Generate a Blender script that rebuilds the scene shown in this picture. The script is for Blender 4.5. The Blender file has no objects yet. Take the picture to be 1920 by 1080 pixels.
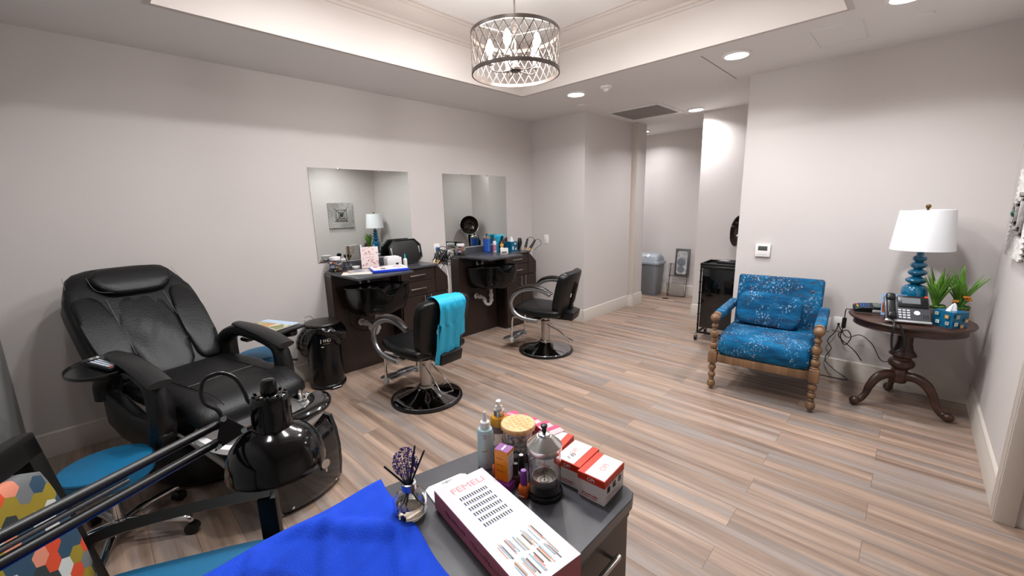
import bpy, bmesh, math, random
from mathutils import Matrix, Vector, Euler
random.seed(7)
PI = math.pi
sc = bpy.context.scene
COL = sc.collection.objects
D = bpy.data

# ------------------------------------------------------------------ materials
def lin(c):
    if isinstance(c, str):
        c = c.lstrip('#'); c = tuple(int(c[i:i + 2], 16) for i in (0, 2, 4))
    return tuple((v / 255 / 12.92) if v / 255 <= .04045 else ((v / 255 + .055) / 1.055) ** 2.4 for v in c[:3]) + (1,)
_m = {}
def mat(name, col=(128, 128, 128), rough=.5, metal=0., spec=None, trans=0., ior=1.45, emit=None, es=0., coat=0., alpha=1., sub=0., noise=None, bump=None):
    """noise=(scale, amount) tints the colour; bump=(scale, strength)"""
    if name in _m: return _m[name]
    m = D.materials.new(name); m.use_nodes = True
    nt = m.node_tree; b = nt.nodes['Principled BSDF']; I = b.inputs
    I['Base Color'].default_value = lin(col); I['Roughness'].default_value = rough; I['Metallic'].default_value = metal
    I['IOR'].default_value = ior; I['Transmission Weight'].default_value = trans; I['Coat Weight'].default_value = coat
    I['Coat Roughness'].default_value = .06; I['Alpha'].default_value = alpha
    if spec is not None: I['Specular IOR Level'].default_value = spec
    if emit is not None:
        I['Emission Color'].default_value = lin(emit); I['Emission Strength'].default_value = es
    tc = nt.nodes.new('ShaderNodeTexCoord')
    if noise:
        n = nt.nodes.new('ShaderNodeTexNoise'); n.inputs['Scale'].default_value = noise[0]; n.inputs['Detail'].default_value = 4
        nt.links.new(tc.outputs['Object'], n.inputs['Vector'])
        r = nt.nodes.new('ShaderNodeValToRGB'); a = noise[1]; c = lin(col)
        r.color_ramp.elements[0].position = .3; r.color_ramp.elements[1].position = .7
        r.color_ramp.elements[0].color = tuple(max(0, v * (1 - a)) for v in c[:3]) + (1,)
        r.color_ramp.elements[1].color = tuple(min(1, v * (1 + a)) for v in c[:3]) + (1,)
        nt.links.new(n.outputs['Fac'], r.inputs['Fac']); nt.links.new(r.outputs['Color'], I['Base Color'])
    if bump:
        n = nt.nodes.new('ShaderNodeTexNoise'); n.inputs['Scale'].default_value = bump[0]; n.inputs['Detail'].default_value = 3
        nt.links.new(tc.outputs['Object'], n.inputs['Vector'])
        u = nt.nodes.new('ShaderNodeBump'); u.inputs['Strength'].default_value = bump[1]; u.inputs['Distance'].default_value = .01
        nt.links.new(n.outputs['Fac'], u.inputs['Height']); nt.links.new(u.outputs['Normal'], I['Normal'])
    _m[name] = m
    return m

def nodes(name):
    m = D.materials.new(name); m.use_nodes = True; nt = m.node_tree
    _m[name] = m
    return m, nt, nt.nodes['Principled BSDF'], nt.nodes.new, nt.links.new

def ramp(nt, stops, interp='LINEAR'):
    r = nt.nodes.new('ShaderNodeValToRGB'); e = r.color_ramp; e.interpolation = interp
    while len(e.elements) < len(stops): e.elements.new(.5)
    for el, (p, c) in zip(e.elements, stops):
        el.position = p; el.color = lin(c)
    return r

def floor_material():
    m, nt, b, N, L = nodes('plank_floor')
    tc = N('ShaderNodeTexCoord')
    br = N('ShaderNodeTexBrick'); br.inputs['Scale'].default_value = 1
    br.inputs['Brick Width'].default_value = 1.22; br.inputs['Row Height'].default_value = .152; br.inputs['Mortar Size'].default_value = .0012
    br.inputs['Mortar Smooth'].default_value = .1; br.inputs['Bias'].default_value = 0
    br.inputs['Color1'].default_value = (0, 0, 0, 1); br.inputs['Color2'].default_value = (1, 1, 1, 1); br.inputs['Mortar'].default_value = (.5, .5, .5, 1)
    br.offset = .37; br.offset_frequency = 2
    L(tc.outputs['Object'], br.inputs['Vector'])
    # a different stretch of grain for every plank
    off = N('ShaderNodeVectorMath'); off.operation = 'MULTIPLY'; off.inputs[1].default_value = (7.3, 3.1, 0)
    L(br.outputs['Color'], off.inputs[0])
    add = N('ShaderNodeVectorMath'); add.operation = 'ADD'; L(tc.outputs['Object'], add.inputs[0]); L(off.outputs[0], add.inputs[1])
    def streak(sx, sy, det, seed):
        mp = N('ShaderNodeMapping'); mp.inputs['Scale'].default_value = (sx, sy, 1); mp.inputs['Location'].default_value = (seed, seed * 1.7, 0)
        L(add.outputs[0], mp.inputs['Vector'])
        n = N('ShaderNodeTexNoise'); n.inputs['Scale'].default_value = 1; n.inputs['Detail'].default_value = det; n.inputs['Roughness'].default_value = .6
        L(mp.outputs[0], n.inputs['Vector']); return n
    n1 = streak(.7, 15, 2, 1.3); n2 = streak(.8, 9, 2, 9.1); n3 = streak(6, 150, 4, 4.4)
    r1 = ramp(nt, [(.28, '#725e53'), (.45, '#917a6a'), (.58, '#a58c7b'), (.74, '#baa08e')]); L(n1.outputs['Fac'], r1.inputs['Fac'])
    r2 = ramp(nt, [(.3, '#80746d'), (.7, '#9a8f89')]); L(n1.outputs['Fac'], r2.inputs['Fac'])
    fm = N('ShaderNodeMapRange'); fm.inputs['From Min'].default_value = .48; fm.inputs['From Max'].default_value = .66; L(n2.outputs['Fac'], fm.inputs['Value'])
    mx = N('ShaderNodeMix'); mx.data_type = 'RGBA'; L(fm.outputs[0], mx.inputs['Factor']); L(r1.outputs[0], mx.inputs['A']); L(r2.outputs[0], mx.inputs['B'])
    gr = N('ShaderNodeMapRange'); gr.inputs['From Min'].default_value = .3; gr.inputs['From Max'].default_value = .7
    gr.inputs['To Min'].default_value = .86; gr.inputs['To Max'].default_value = 1.1; L(n3.outputs['Fac'], gr.inputs['Value'])
    pl = N('ShaderNodeMapRange'); pl.inputs['To Min'].default_value = .93; pl.inputs['To Max'].default_value = 1.05; L(br.outputs['Color'], pl.inputs['Value'])
    mu = N('ShaderNodeMath'); mu.operation = 'MULTIPLY'; L(gr.outputs[0], mu.inputs[0]); L(pl.outputs[0], mu.inputs[1])
    sc_ = N('ShaderNodeVectorMath'); sc_.operation = 'SCALE'; L(mx.outputs['Result'], sc_.inputs[0]); L(mu.outputs[0], sc_.inputs['Scale'])
    mo = N('ShaderNodeMix'); mo.data_type = 'RGBA'; L(br.outputs['Fac'], mo.inputs['Factor']); L(sc_.outputs[0], mo.inputs['A'])
    mo.inputs['B'].default_value = lin('#6d5b50')
    L(mo.outputs['Result'], b.inputs['Base Color'])
    b.inputs['Roughness'].default_value = .42
    bu = N('ShaderNodeBump'); bu.inputs['Strength'].default_value = .12; bu.inputs['Distance'].default_value = .004
    L(n3.outputs['Fac'], bu.inputs['Height']); L(bu.outputs[0], b.inputs['Normal'])
    return m

def wood_material(name, dark, light, rough=.35, axis=0, scale=14):
    m, nt, b, N, L = nodes(name)
    tc = N('ShaderNodeTexCoord'); mp = N('ShaderNodeMapping'); s = [scale * 4] * 3; s[axis] = scale * .4; mp.inputs['Scale'].default_value = s
    L(tc.outputs['Object'], mp.inputs['Vector'])
    n = N('ShaderNodeTexNoise'); n.inputs['Scale'].default_value = .5; n.inputs['Detail'].default_value = 4; L(mp.outputs[0], n.inputs['Vector'])
    r = ramp(nt, [(.3, dark), (.7, light)]); L(n.outputs['Fac'], r.inputs['Fac']); L(r.outputs[0], b.inputs['Base Color'])
    b.inputs['Roughness'].default_value = rough
    return m

def blue_fabric():
    m, nt, b, N, L = nodes('distressed_blue_fabric')
    tc = N('ShaderNodeTexCoord')
    def fleck(sc3, lo, hi, seed, det=5):
        mp = N('ShaderNodeMapping'); mp.inputs['Scale'].default_value = sc3; mp.inputs['Location'].default_value = (seed, seed, seed); L(tc.outputs['Object'], mp.inputs['Vector'])
        n = N('ShaderNodeTexNoise'); n.inputs['Scale'].default_value = 1; n.inputs['Detail'].default_value = det; n.inputs['Roughness'].default_value = .7; L(mp.outputs[0], n.inputs['Vector'])
        r = N('ShaderNodeMapRange'); r.inputs['From Min'].default_value = lo; r.inputs['From Max'].default_value = hi; L(n.outputs['Fac'], r.inputs['Value']); return r, n
    base, nb = fleck((5, 5, 16), .35, .65, 1, 3)
    c = ramp(nt, [(0, '#043a5c'), (.5, '#055079'), (1, '#0a6591')]); L(base.outputs[0], c.inputs['Fac'])
    pat, _ = fleck((7, 7, 5), .47, .53, 12, 2)
    w1, _ = fleck((95, 95, 50), .57, .60, 3)
    w2, _ = fleck((38, 38, 110), .55, .58, 8)
    m1 = N('ShaderNodeMath'); m1.operation = 'MULTIPLY'; L(w1.outputs[0], m1.inputs[0]); L(pat.outputs[0], m1.inputs[1])
    x1 = N('ShaderNodeMix'); x1.data_type = 'RGBA'; L(m1.outputs[0], x1.inputs['Factor']); L(c.outputs[0], x1.inputs['A']); x1.inputs['B'].default_value = lin('#93aec4')
    pat2, _ = fleck((4, 4, 4), .44, .54, 31, 2)
    m2 = N('ShaderNodeMath'); m2.operation = 'MULTIPLY'; L(w2.outputs[0], m2.inputs[0]); L(pat2.outputs[0], m2.inputs[1])
    x2 = N('ShaderNodeMix'); x2.data_type = 'RGBA'; L(m2.outputs[0], x2.inputs['Factor']); L(x1.outputs['Result'], x2.inputs['A']); x2.inputs['B'].default_value = lin('#453636')
    L(x2.outputs['Result'], b.inputs['Base Color']); b.inputs['Roughness'].default_value = .85; b.inputs['Specular IOR Level'].default_value = .2
    return m

def hex_fabric():
    """hexagon cells, each in one of several flat colours (local x,y of the sheet = texture x,z)"""
    m, nt, b, N, L = nodes('hexagon_fabric')
    tc = N('ShaderNodeTexCoord'); sep = N('ShaderNodeSeparateXYZ'); L(tc.outputs['Object'], sep.inputs[0])
    S = .042
    def mth(op, a, bb=None):
        n = N('ShaderNodeMath'); n.operation = op
        for i, v in enumerate((a, bb)):
            if v is None: continue
            if isinstance(v, (int, float)): n.inputs[i].default_value = v
            else: L(v, n.inputs[i])
        return n.outputs[0]
    u = mth('DIVIDE', sep.outputs['Y'], S); v = mth('DIVIDE', sep.outputs['Z'], S)
    R3 = 1.7320508
    def cell(ou, ov):
        cu = mth('ADD', mth('FLOOR', mth('ADD', u, .5 - ou)), ou)
        cv = mth('ADD', mth('MULTIPLY', mth('FLOOR', mth('ADD', mth('DIVIDE', mth('SUBTRACT', v, ov), R3), .5)), R3), ov)
        du = mth('SUBTRACT', u, cu); dv = mth('SUBTRACT', v, cv)
        return cu, cv, mth('ADD', mth('MULTIPLY', du, du), mth('MULTIPLY', dv, dv))
    a = cell(0., 0.); c = cell(.5, R3 / 2)
    sel = mth('LESS_THAN', a[2], c[2])
    def mixf(p, q): return mth('ADD', mth('MULTIPLY', sel, p), mth('MULTIPLY', mth('SUBTRACT', 1, sel), q))
    cb = N('ShaderNodeCombineXYZ'); L(mixf(a[0], c[0]), cb.inputs[0]); L(mixf(a[1], c[1]), cb.inputs[1])
    wn = N('ShaderNodeTexWhiteNoise'); L(cb.outputs[0], wn.inputs['Vector'])
    r = ramp(nt, [(0, '#83700f'), (.18, '#1e2625'), (.36, '#b2b5b0'), (.60, '#1c3b50'), (.74, '#606263'), (.84, '#bb3a14'), (.94, '#c4785f')], 'CONSTANT')
    L(wn.outputs['Value'], r.inputs['Fac']); L(r.outputs[0], b.inputs['Base Color']); b.inputs['Roughness'].default_value = .8
    return m

WALL = mat('painted_wall', '#cbc4c1', .75, bump=(60, .03))
WALLG = mat('grey_wall_paint', '#8d8d8c', .75, noise=(3, .1))
CEIL = mat('ceiling_paint', '#e4e1df', .85)
TRAY = mat('tray_paint', '#cdc5c0', .8)
TRIM = mat('trim_paint', '#c8bfb6', .45)
WHITE = mat('white_plastic', '#ece9e6', .35)
CHROME = mat('chrome', '#d9d9d9', .08, 1)
STEEL = mat('brushed_steel', '#b9b6b2', .28, 1)
ALU = mat('aluminium', '#a9abae', .3, .9)
BLKP = mat('black_plastic', '#0d0d0e', .35)
BLKG = mat('gloss_black', '#060607', .07, coat=.5)
BLKM = mat('black_metal', '#151516', .4, .3)
LEATH = mat('black_leather', '#121213', .42, spec=.35, bump=(90, .12))
VINYL = mat('black_vinyl', '#101011', .36, spec=.4, bump=(50, .05))
ESP = mat('espresso_laminate', '#2b1e19', .38, noise=(5, .12))
ESPD = mat('espresso_panel', '#241a16', .42)
TOPM = mat('charcoal_counter', '#45454a', .3, noise=(9, .2), coat=.15)
TOPD = mat('dark_slate_counter', '#3b3c42', .32, noise=(12, .3), coat=.2)
DARKW = mat('dark_armrest_wood', '#1c1411', .3, coat=.15)
GLASS = mat('clear_glass', '#ffffff', .0, trans=1, ior=1.45)
MIRROR = mat('mirror_silver', '#d3d8d5', 0., 1)
TEAL = mat('teal_vinyl', '#0c6088', .45, bump=(80, .04))
FLOORM = floor_material()
EMIT = mat('light_lens', '#ffffff', .5, emit='#fffaf2', es=14)

# ------------------------------------------------------------------ mesh builder
def T(x=0, y=0, z=0): return Matrix.Translation((x, y, z))
def RX(a): return Matrix.Rotation(math.radians(a), 4, 'X')
def RY(a): return Matrix.Rotation(math.radians(a), 4, 'Y')
def RZ(a): return Matrix.Rotation(math.radians(a), 4, 'Z')
def align(p0, p1):
    v = Vector(p1) - Vector(p0)
    return T(*p0) @ v.to_track_quat('Z', 'Y').to_matrix().to_4x4(), v.length
def smooth_path(pts, k=6, closed=False):
    P = [Vector(p) for p in pts]; n = len(P); out = []
    rng = n if closed else n - 1
    for i in range(rng):
        g = (lambda j: P[j % n]) if closed else (lambda j: P[min(max(j, 0), n - 1)])
        a, b, c, d = g(i - 1), g(i), g(i + 1), g(i + 2)
        for s in range(k):
            t = s / k
            out.append(.5 * ((2 * b) + (c - a) * t + (2 * a - 5 * b + 4 * c - d) * t * t + (3 * b - a - 3 * c + d) * t ** 3))
    if not closed: out.append(P[-1])
    return out

class MB:
    def __init__(s): s.bm = bmesh.new(); s.mi = 0; s.X = Matrix()
    def _merge(s, t, M=None, ):
        M = s.X @ (M or Matrix())
        t.transform(M)
        if M.determinant() < 0: bmesh.ops.reverse_faces(t, faces=t.faces)
        for f in t.faces: f.material_index = s.mi
        me = D.meshes.new('tmp'); t.to_mesh(me); t.free(); s.bm.from_mesh(me); D.meshes.remove(me); return s
    def box(s, c, sz, bev=0, seg=2, M=None, taper=None):
        t = bmesh.new(); bmesh.ops.create_cube(t, size=1)
        for v in t.verts:
            if taper and v.co.z > 0: v.co.x *= taper[0]; v.co.y *= taper[1]
            v.co = Vector((v.co.x * sz[0], v.co.y * sz[1], v.co.z * sz[2]))
        if bev: bmesh.ops.bevel(t, geom=t.edges[:], offset=bev, segments=seg, profile=.5, affect='EDGES', clamp_overlap=True)
        return s._merge(t, (M or Matrix()) @ T(*c))
    def b2(s, lo, hi, bev=0, seg=2, M=None):
        return s.box([(a + b) / 2 for a, b in zip(lo, hi)], [b - a for a, b in zip(lo, hi)], bev, seg, M)
    def cyl(s, p0, p1, r0, r1=None, n=24, caps=True, M=None):
        r1 = r0 if r1 is None else r1
        A, l = align(p0, p1); t = bmesh.new()
        bmesh.ops.create_cone(t, cap_ends=caps, segments=n, radius1=max(r0, 1e-5), radius2=max(r1, 1e-5), depth=l)
        return s._merge(t, (M or Matrix()) @ A @ T(0, 0, l / 2))
    def lathe(s, prof, c=(0, 0, 0), n=32, M=None, sx=1, sy=1):
        t = bmesh.new(); rings = []
        for r, z in prof:
            if r < 1e-6: rings.append([t.verts.new((0, 0, z))])
            else: rings.append([t.verts.new((r * math.cos(2 * PI * i / n) * sx, r * math.sin(2 * PI * i / n) * sy, z)) for i in range(n)])
        for a, b in zip(rings, rings[1:]):
            for i in range(n):
                j = (i + 1) % n
                if len(a) == 1 and len(b) == 1: continue
                if len(a) == 1: t.faces.new((a[0], b[j], b[i]))
                elif len(b) == 1: t.faces.new((a[i], a[j], b[0]))
                else: t.faces.new((a[i], a[j], b[j], b[i]))
        bmesh.ops.recalc_face_normals(t, faces=t.faces)
        return s._merge(t, (M or Matrix()) @ T(*c))
    def sphere(s, c, r, n=16, sc3=(1, 1, 1), M=None):
        t = bmesh.new(); bmesh.ops.create_uvsphere(t, u_segments=n, v_segments=max(6, n // 2), radius=r)
        return s._merge(t, (M or Matrix()) @ T(*c) @ Matrix.Diagonal((*sc3, 1)))
    def tube(s, pts, r, n=8, closed=False, sm=0, M=None, flat=None):
        P = smooth_path(pts, sm, closed) if sm else [Vector(p) for p in pts]
        R = r if isinstance(r, (list, tuple)) else None
        t = bmesh.new(); rings = []; m = len(P); up = None
        for i in range(m):
            if closed: d = P[(i + 1) % m] - P[i - 1]
            else: d = P[min(i + 1, m - 1)] - P[max(i - 1, 0)]
            d.normalize()
            if up is None: up = Vector((0, 0, 1)) if abs(d.z) < .9 else Vector((0, 1, 0))
            x = d.cross(up)
            if x.length < 1e-6: x = d.orthogonal()
            x.normalize(); y = x.cross(d).normalized(); up = y
            if R:
                q = i / (m - 1) * (len(R) - 1); k = min(int(q), len(R) - 2); rr = R[k] + (R[k + 1] - R[k]) * (q - k)
            else: rr = r
            fx, fy = flat or (1, 1)
            rings.append([t.verts.new(P[i] + x * math.cos(2 * PI * j / n) * rr * fx + y * math.sin(2 * PI * j / n) * rr * fy) for j in range(n)])
        rr_ = list(zip(rings, rings[1:])) + ([(rings[-1], rings[0])] if closed else [])
        for a, b in rr_:
            for j in range(n): t.faces.new((a[j], a[(j + 1) % n], b[(j + 1) % n], b[j]))
        if not closed: t.faces.new(rings[0][::-1]); t.faces.new(rings[-1])
        bmesh.ops.recalc_face_normals(t, faces=t.faces)
        return s._merge(t, M)
    def prism(s, poly, ax, a, b, bev=0, seg=2, M=None):
        t = bmesh.new()
        def P(p, h): return {'x': (h, p[0], p[1]), 'y': (p[0], h, p[1]), 'z': (p[0], p[1], h)}[ax]
        A = [t.verts.new(P(p, a)) for p in poly]; B = [t.verts.new(P(p, b)) for p in poly]; n = len(poly)
        t.faces.new(A); t.faces.new(B[::-1])
        for i in range(n): t.faces.new((A[i], B[i], B[(i + 1) % n], A[(i + 1) % n]))
        bmesh.ops.recalc_face_normals(t, faces=t.faces)
        if bev: bmesh.ops.bevel(t, geom=t.edges[:], offset=bev, segments=seg, profile=.5, affect='EDGES', clamp_overlap=True)
        return s._merge(t, M)
    def pillow(s, c, sz, edge=.25, n=12, M=None, puff=.5, f=None):
        """cushion: box whose faces bulge in the middle and whose rim is rounded"""
        t = bmesh.new(); bmesh.ops.create_cube(t, size=2); bmesh.ops.subdivide_edges(t, edges=t.edges[:], cuts=n, use_grid_fill=True)
        for v in t.verts:
            x, y, z = v.co
            w = (1 - abs(x) ** 4) ** puff * (1 - abs(y) ** 4) ** puff
            k = edge + (1 - edge) * w
            r = 1 - .06 * abs(z) ** 3
            q = Vector((x * r * (1 - .05 * abs(y) ** 6), y * r * (1 - .05 * abs(x) ** 6), z * k))
            v.co = Vector((q.x * sz[0] / 2, q.y * sz[1] / 2, q.z * sz[2] / 2))
            if f: v.co = Vector(f(*v.co))
        return s._merge(t, (M or Matrix()) @ T(*c))
    def grid(s, fn, nu, nv, closeu=False):
        t = bmesh.new(); V = [[t.verts.new(fn(i / nu, j / nv)) for j in range(nv + 1)] for i in range(nu + (0 if closeu else 1))]
        m = len(V)
        for i in range(nu):
            for j in range(nv): t.faces.new((V[i][j], V[(i + 1) % m][j], V[(i + 1) % m][j + 1], V[i][j + 1]))
        return s._merge(t)
    def loft(s, secs, cap=True):
        t = bmesh.new(); V = [[t.verts.new(p) for p in sec] for sec in secs]; n = len(secs[0])
        for a, b in zip(V, V[1:]):
            for j in range(n): t.faces.new((a[j], a[(j + 1) % n], b[(j + 1) % n], b[j]))
        if cap: t.faces.new(V[0][::-1]); t.faces.new(V[-1])
        bmesh.ops.recalc_face_normals(t, faces=t.faces)
        return s._merge(t)
    def out(s, name, mats, parent=None, M=None, ang=35, solid=None, sub=0, label=None):
        me = D.meshes.new(name); s.bm.to_mesh(me); s.bm.free()
        for m in (mats if isinstance(mats, (list, tuple)) else [mats]): me.materials.append(m)
        if ang:
            me.polygons.foreach_set('use_smooth', [True] * len(me.polygons)); me.set_sharp_from_angle(angle=math.radians(ang))
        o = D.objects.new(name, me); COL.link(o)
        if parent: o.parent = parent
        if M is not None: o.matrix_local = M
        if solid:
            md = o.modifiers.new('Solidify', 'SOLIDIFY'); md.thickness = solid; md.offset = 0
        if sub:
            md = o.modifiers.new('Subdivision', 'SUBSURF'); md.levels = sub; md.render_levels = sub
        if label: o['label'] = label
        return o

def thing(name, label, cat, loc=(0, 0, 0), rz=0, group=None, rx=0, ry=0):
    o = D.objects.new(name, None); COL.link(o); o.location = loc
    o.rotation_euler = (math.radians(rx), math.radians(ry), math.radians(rz)); o.empty_display_size = .05
    o['label'] = label; o['category'] = cat
    if group: o['group'] = group
    return o
def tag(o, label, cat, group=None, kind=None):
    o['label'] = label; o['category'] = cat
    if group: o['group'] = group
    if kind: o['kind'] = kind
    return o
def dup(root, loc=None, rz=None, label=None, group=None):
    kids = [c for c in D.objects if c.parent == root]
    r = root.copy(); COL.link(r)
    if loc is not None: r.location = loc
    if rz is not None: r.rotation_euler.z = math.radians(rz)
    if label: r['label'] = label
    if group: r['group'] = group
    for ch in kids:
        c = ch.copy(); COL.link(c); c.parent = r
        for g in [g for g in D.objects if g.parent == ch]:
            d = g.copy(); COL.link(d); d.parent = c
    return r
def struct(name, mb, m, label=None, ang=30):
    o = mb.out(name, m, ang=ang); o['kind'] = 'structure'
    if label: o['label'] = label
    return o
def text(name, s, size, m, parent, M, ext=.0004, sx=1, shear=0):
    cu = D.curves.new('txt', 'FONT'); cu.body = s; cu.size = size; cu.extrude = ext; cu.align_x = 'CENTER'; cu.align_y = 'CENTER'; cu.shear = shear
    tmp = D.objects.new('txt', cu); me = D.meshes.new_from_object(tmp); D.objects.remove(tmp); D.curves.remove(cu)
    me.materials.clear(); me.materials.append(m); me.name = name
    o = D.objects.new(name, me); COL.link(o)
    if parent: o.parent = parent
    o.matrix_local = M @ Matrix.Diagonal((sx, 1, 1, 1)); return o
# ================================================================== camera
cam = D.objects.new('camera', D.cameras.new('camera')); COL.link(cam); sc.camera = cam
cam.data.sensor_width = 36; cam.data.lens = 774.6 / 1920 * 36; cam.data.clip_start = .02
yaw, pit, rol = -0.7706, .1971, -.0244
F_ = Vector((math.sin(yaw) * math.cos(pit), math.cos(yaw) * math.cos(pit), -math.sin(pit)))
rt = Vector((math.cos(yaw), -math.sin(yaw), 0)); up = rt.cross(F_)
r2 = rt * math.cos(rol) + up * math.sin(rol); u2 = -rt * math.sin(rol) + up * math.cos(rol)
cam.matrix_world = Matrix(((r2.x, u2.x, -F_.x, 0), (r2.y, u2.y, -F_.y, 0), (r2.z, u2.z, -F_.z, 1.45), (0, 0, 0, 1)))

sc.view_settings.view_transform = 'Standard'; sc.view_settings.look = 'None'
sc.view_settings.exposure = 0.0; sc.view_settings.gamma = 1
w = D.worlds.new('world'); sc.world = w; w.use_nodes = True
w.node_tree.nodes['Background'].inputs[0].default_value = (.8, .85, .9, 1); w.node_tree.nodes['Background'].inputs[1].default_value = .03

# ================================================================== room shell
XL, YF, YW, XR, CZ = -3.67, 4.19, 4.15, .43, 2.48
TH = .12
def wall(name, lo, hi, m=WALL): return struct(name, MB().b2(lo, hi), m)
struct('floor', MB().b2((-6.2, -.6, -.06), (1.7, 6.6, 0)), FLOORM)
wall('wall_left', (XL - TH, -.45, 0), (XL, YF + TH, CZ))
wall('wall_end', (XL, YF, 0), (-2.84, YF + TH, CZ))
wall('wall_hall_left', (-2.96, YF + TH, 0), (-2.84, 5.30, CZ))
wall('wall_hall_pier', (-2.96, 5.30, 0), (-2.765, 5.55, CZ))
wall('wall_hall_return', (-6.1, 5.43, 0), (-2.96, 5.55, CZ))
wall('wall_hall_end', (-6.1, 6.47, 0), (-1.8, 6.59, CZ))
wall('wall_hall_side', (-6.2, 5.43, 0), (-6.1, 6.59, CZ))
wall('wall_hall_right', (-1.94, 5.32, 0), (-1.82, 6.47, CZ))
wall('wall_niche', (-1.82, 5.32, 0), (.55, 5.44, CZ))
wall('wall_front', (-1.145, YW, 0), (XR + TH, YW + TH, CZ))
wall('wall_niche_side', (-1.145, YW + TH, 0), (-1.025, 5.32, CZ))
wall('wall_right', (XR, 2.67, 0), (XR + TH, YW, CZ))
wall('wall_right_return', (XR + TH, 2.67, 0), (1.62, 2.79, CZ))
wall('wall_far_right', (1.5, -.41, 0), (1.62, 2.67, CZ))
wall('wall_behind', (XL - TH, -.53, 0), (1.62, -.41, CZ), WALLG)
# ceiling with a raised tray (lower slab in four strips)
tx0, tx1, ty0, ty1, tz = -2.87, -.409, .42, 3.168, 2.90
mb = MB()
mb.b2((-6.2, -.6, CZ), (tx0, 6.6, CZ + .03)); mb.b2((tx1, -.6, CZ), (1.7, 6.6, CZ + .03))
mb.b2((tx0, -.6, CZ), (tx1, ty0, CZ + .03)); mb.b2((tx0, ty1, CZ), (tx1, 6.6, CZ + .03))
struct('ceiling', mb, CEIL)
mb = MB(); th = .03
mb.b2((tx0 - th, ty0 - th, CZ - .001), (tx0 + .002, ty1 + th, tz)); mb.b2((tx1 - .002, ty0 - th, CZ - .001), (tx1 + th, ty1 + th, tz))
mb.b2((tx0, ty0 - th, CZ - .001), (tx1, ty0 + .002, tz)); mb.b2((tx0, ty1 - .002, CZ - .001), (tx1, ty1 + th, tz))
struct('ceiling_tray_sides', mb, TRAY)
struct('ceiling_tray_top', MB().b2((tx0 - th, ty0 - th, tz), (tx1 + th, ty1 + th, tz + .03)), mat('tray_ceiling_paint', '#efecea', .85))
# crown moulding swept round the tray
prof = [(0, -.145), (.010, -.145), (.012, -.128), (.022, -.122), (.024, -.105), (.034, -.098), (.05, -.085), (.07, -.06), (.088, -.032), (.098, -.026), (.1, -.012), (.112, -.008), (.112, 0), (0, 0)]
mb = MB(); secs = []
for cx_, cy_, sx_, sy_ in ((tx0, ty0, 1, 1), (tx1, ty0, -1, 1), (tx1, ty1, -1, -1), (tx0, ty1, 1, -1), (tx0, ty0, 1, 1)):
    secs.append([(cx_ + sx_ * d, cy_ + sy_ * d, tz + h) for d, h in prof])
mb.loft(secs, cap=False); struct('trim_1', mb, mat('crown_paint', '#c6bcb6', .5), 'cream crown moulding around the ceiling tray', ang=25)
# baseboards
def baseb(name, p0, p1, nrm, h=.155):
    (x0, y0), (x1, y1) = p0, p1; d = .016; nx, ny = nrm
    pr_ = [(0, 0), (d, 0), (d, h - .03), (d - .004, h - .022), (d - .004, h - .012), (d - .009, h - .004), (0, h)]
    mb = MB(); mb.loft([[(x + nx * a, y + ny * a, z) for a, z in pr_] for x, y in (p0, p1)]); o = struct(name, mb, TRIM); return o
baseb('baseboard_left', (XL, -.45), (XL, 1.42), (1, 0))
baseb('baseboard_left', (XL, 2.53), (XL, 2.81), (1, 0))
baseb('baseboard_left', (XL, 3.92), (XL, YF), (1, 0))
baseb('baseboard_end', (XL + .016, YF), (-2.84, YF), (0, -1))
baseb('baseboard_hall_left', (-2.84, YF - .016), (-2.84, 5.30), (1, 0))
baseb('baseboard_hall_pier', (-2.824, 5.30), (-2.765, 5.30), (0, -1), .175)
baseb('baseboard_hall_pier', (-2.765, 5.30 - .016), (-2.765, 5.55), (1, 0), .175)
baseb('baseboard_hall_end', (-6.1, 6.47), (-1.94, 6.47), (0, -1))
baseb('baseboard_hall_right', (-1.94, 5.32 - .016), (-1.94, 6.45), (-1, 0))
baseb('baseboard_niche', (-1.94, 5.32), (-1.145, 5.32), (0, -1))
baseb('baseboard_front', (-1.145, YW), (XR - .016, YW), (0, -1))
baseb('baseboard_front_edge', (-1.145, YW - .016), (-1.145, 5.30), (-1, 0))
baseb('baseboard_right', (XR, 2.755), (XR, YW), (-1, 0))
# pier corner bead and the casing at the near end of the right wall
mb = MB(); mb.b2((-2.845, 5.288, .17), (-2.755, 5.302, CZ), .004); struct('trim_2', mb, TRIM)
mb = MB(); mb.b2((XR - .018, 2.655, 0), (XR + .004, 2.755, CZ), .006); mb.b2((XR - .018, 2.650, 0), (XR + .05, 2.672, CZ), .006)
struct('trim_3', mb, TRIM, 'painted casing at the near end of the right wall')

# ceiling fittings
def downlight(name, x, y, label, z=CZ, power=8, r=.075, spread=140, size=.13):
    t = thing(name, label, 'ceiling light', (x, y, z), group='recessed ceiling downlights')
    MB().lathe([(r, -.001), (r + .022, -.001), (r + .024, -.006), (r + .004, -.012), (r - .002, -.004), (r, -.001)]).out('trim_ring', WHITE, t)
    MB().lathe([(0, -.0045), (r, -.0045), (r, -.001), (0, -.001)]).out('lens', EMIT, t)
    l = D.lights.new('downlight_lamp', 'AREA'); l.shape = 'DISK'; l.size = size; l.energy = power; l.spread = math.radians(spread); l.color = (.97, .98, 1)
    lo = D.objects.new('lamp_light', l); COL.link(lo); lo.parent = t; lo.location = (0, 0, -.02)
    return t
downlight('recessed_downlight', -2.474, 3.49, 'recessed downlight in the soffit just right of the chandelier, near the smoke detector')
downlight('recessed_downlight', -1.069, 3.49, 'recessed downlight nearest the armchair wall, above its left edge')
downlight('recessed_downlight', -1.958, 5.116, 'recessed downlight beside the ceiling vent over the hallway', power=14)
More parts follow.
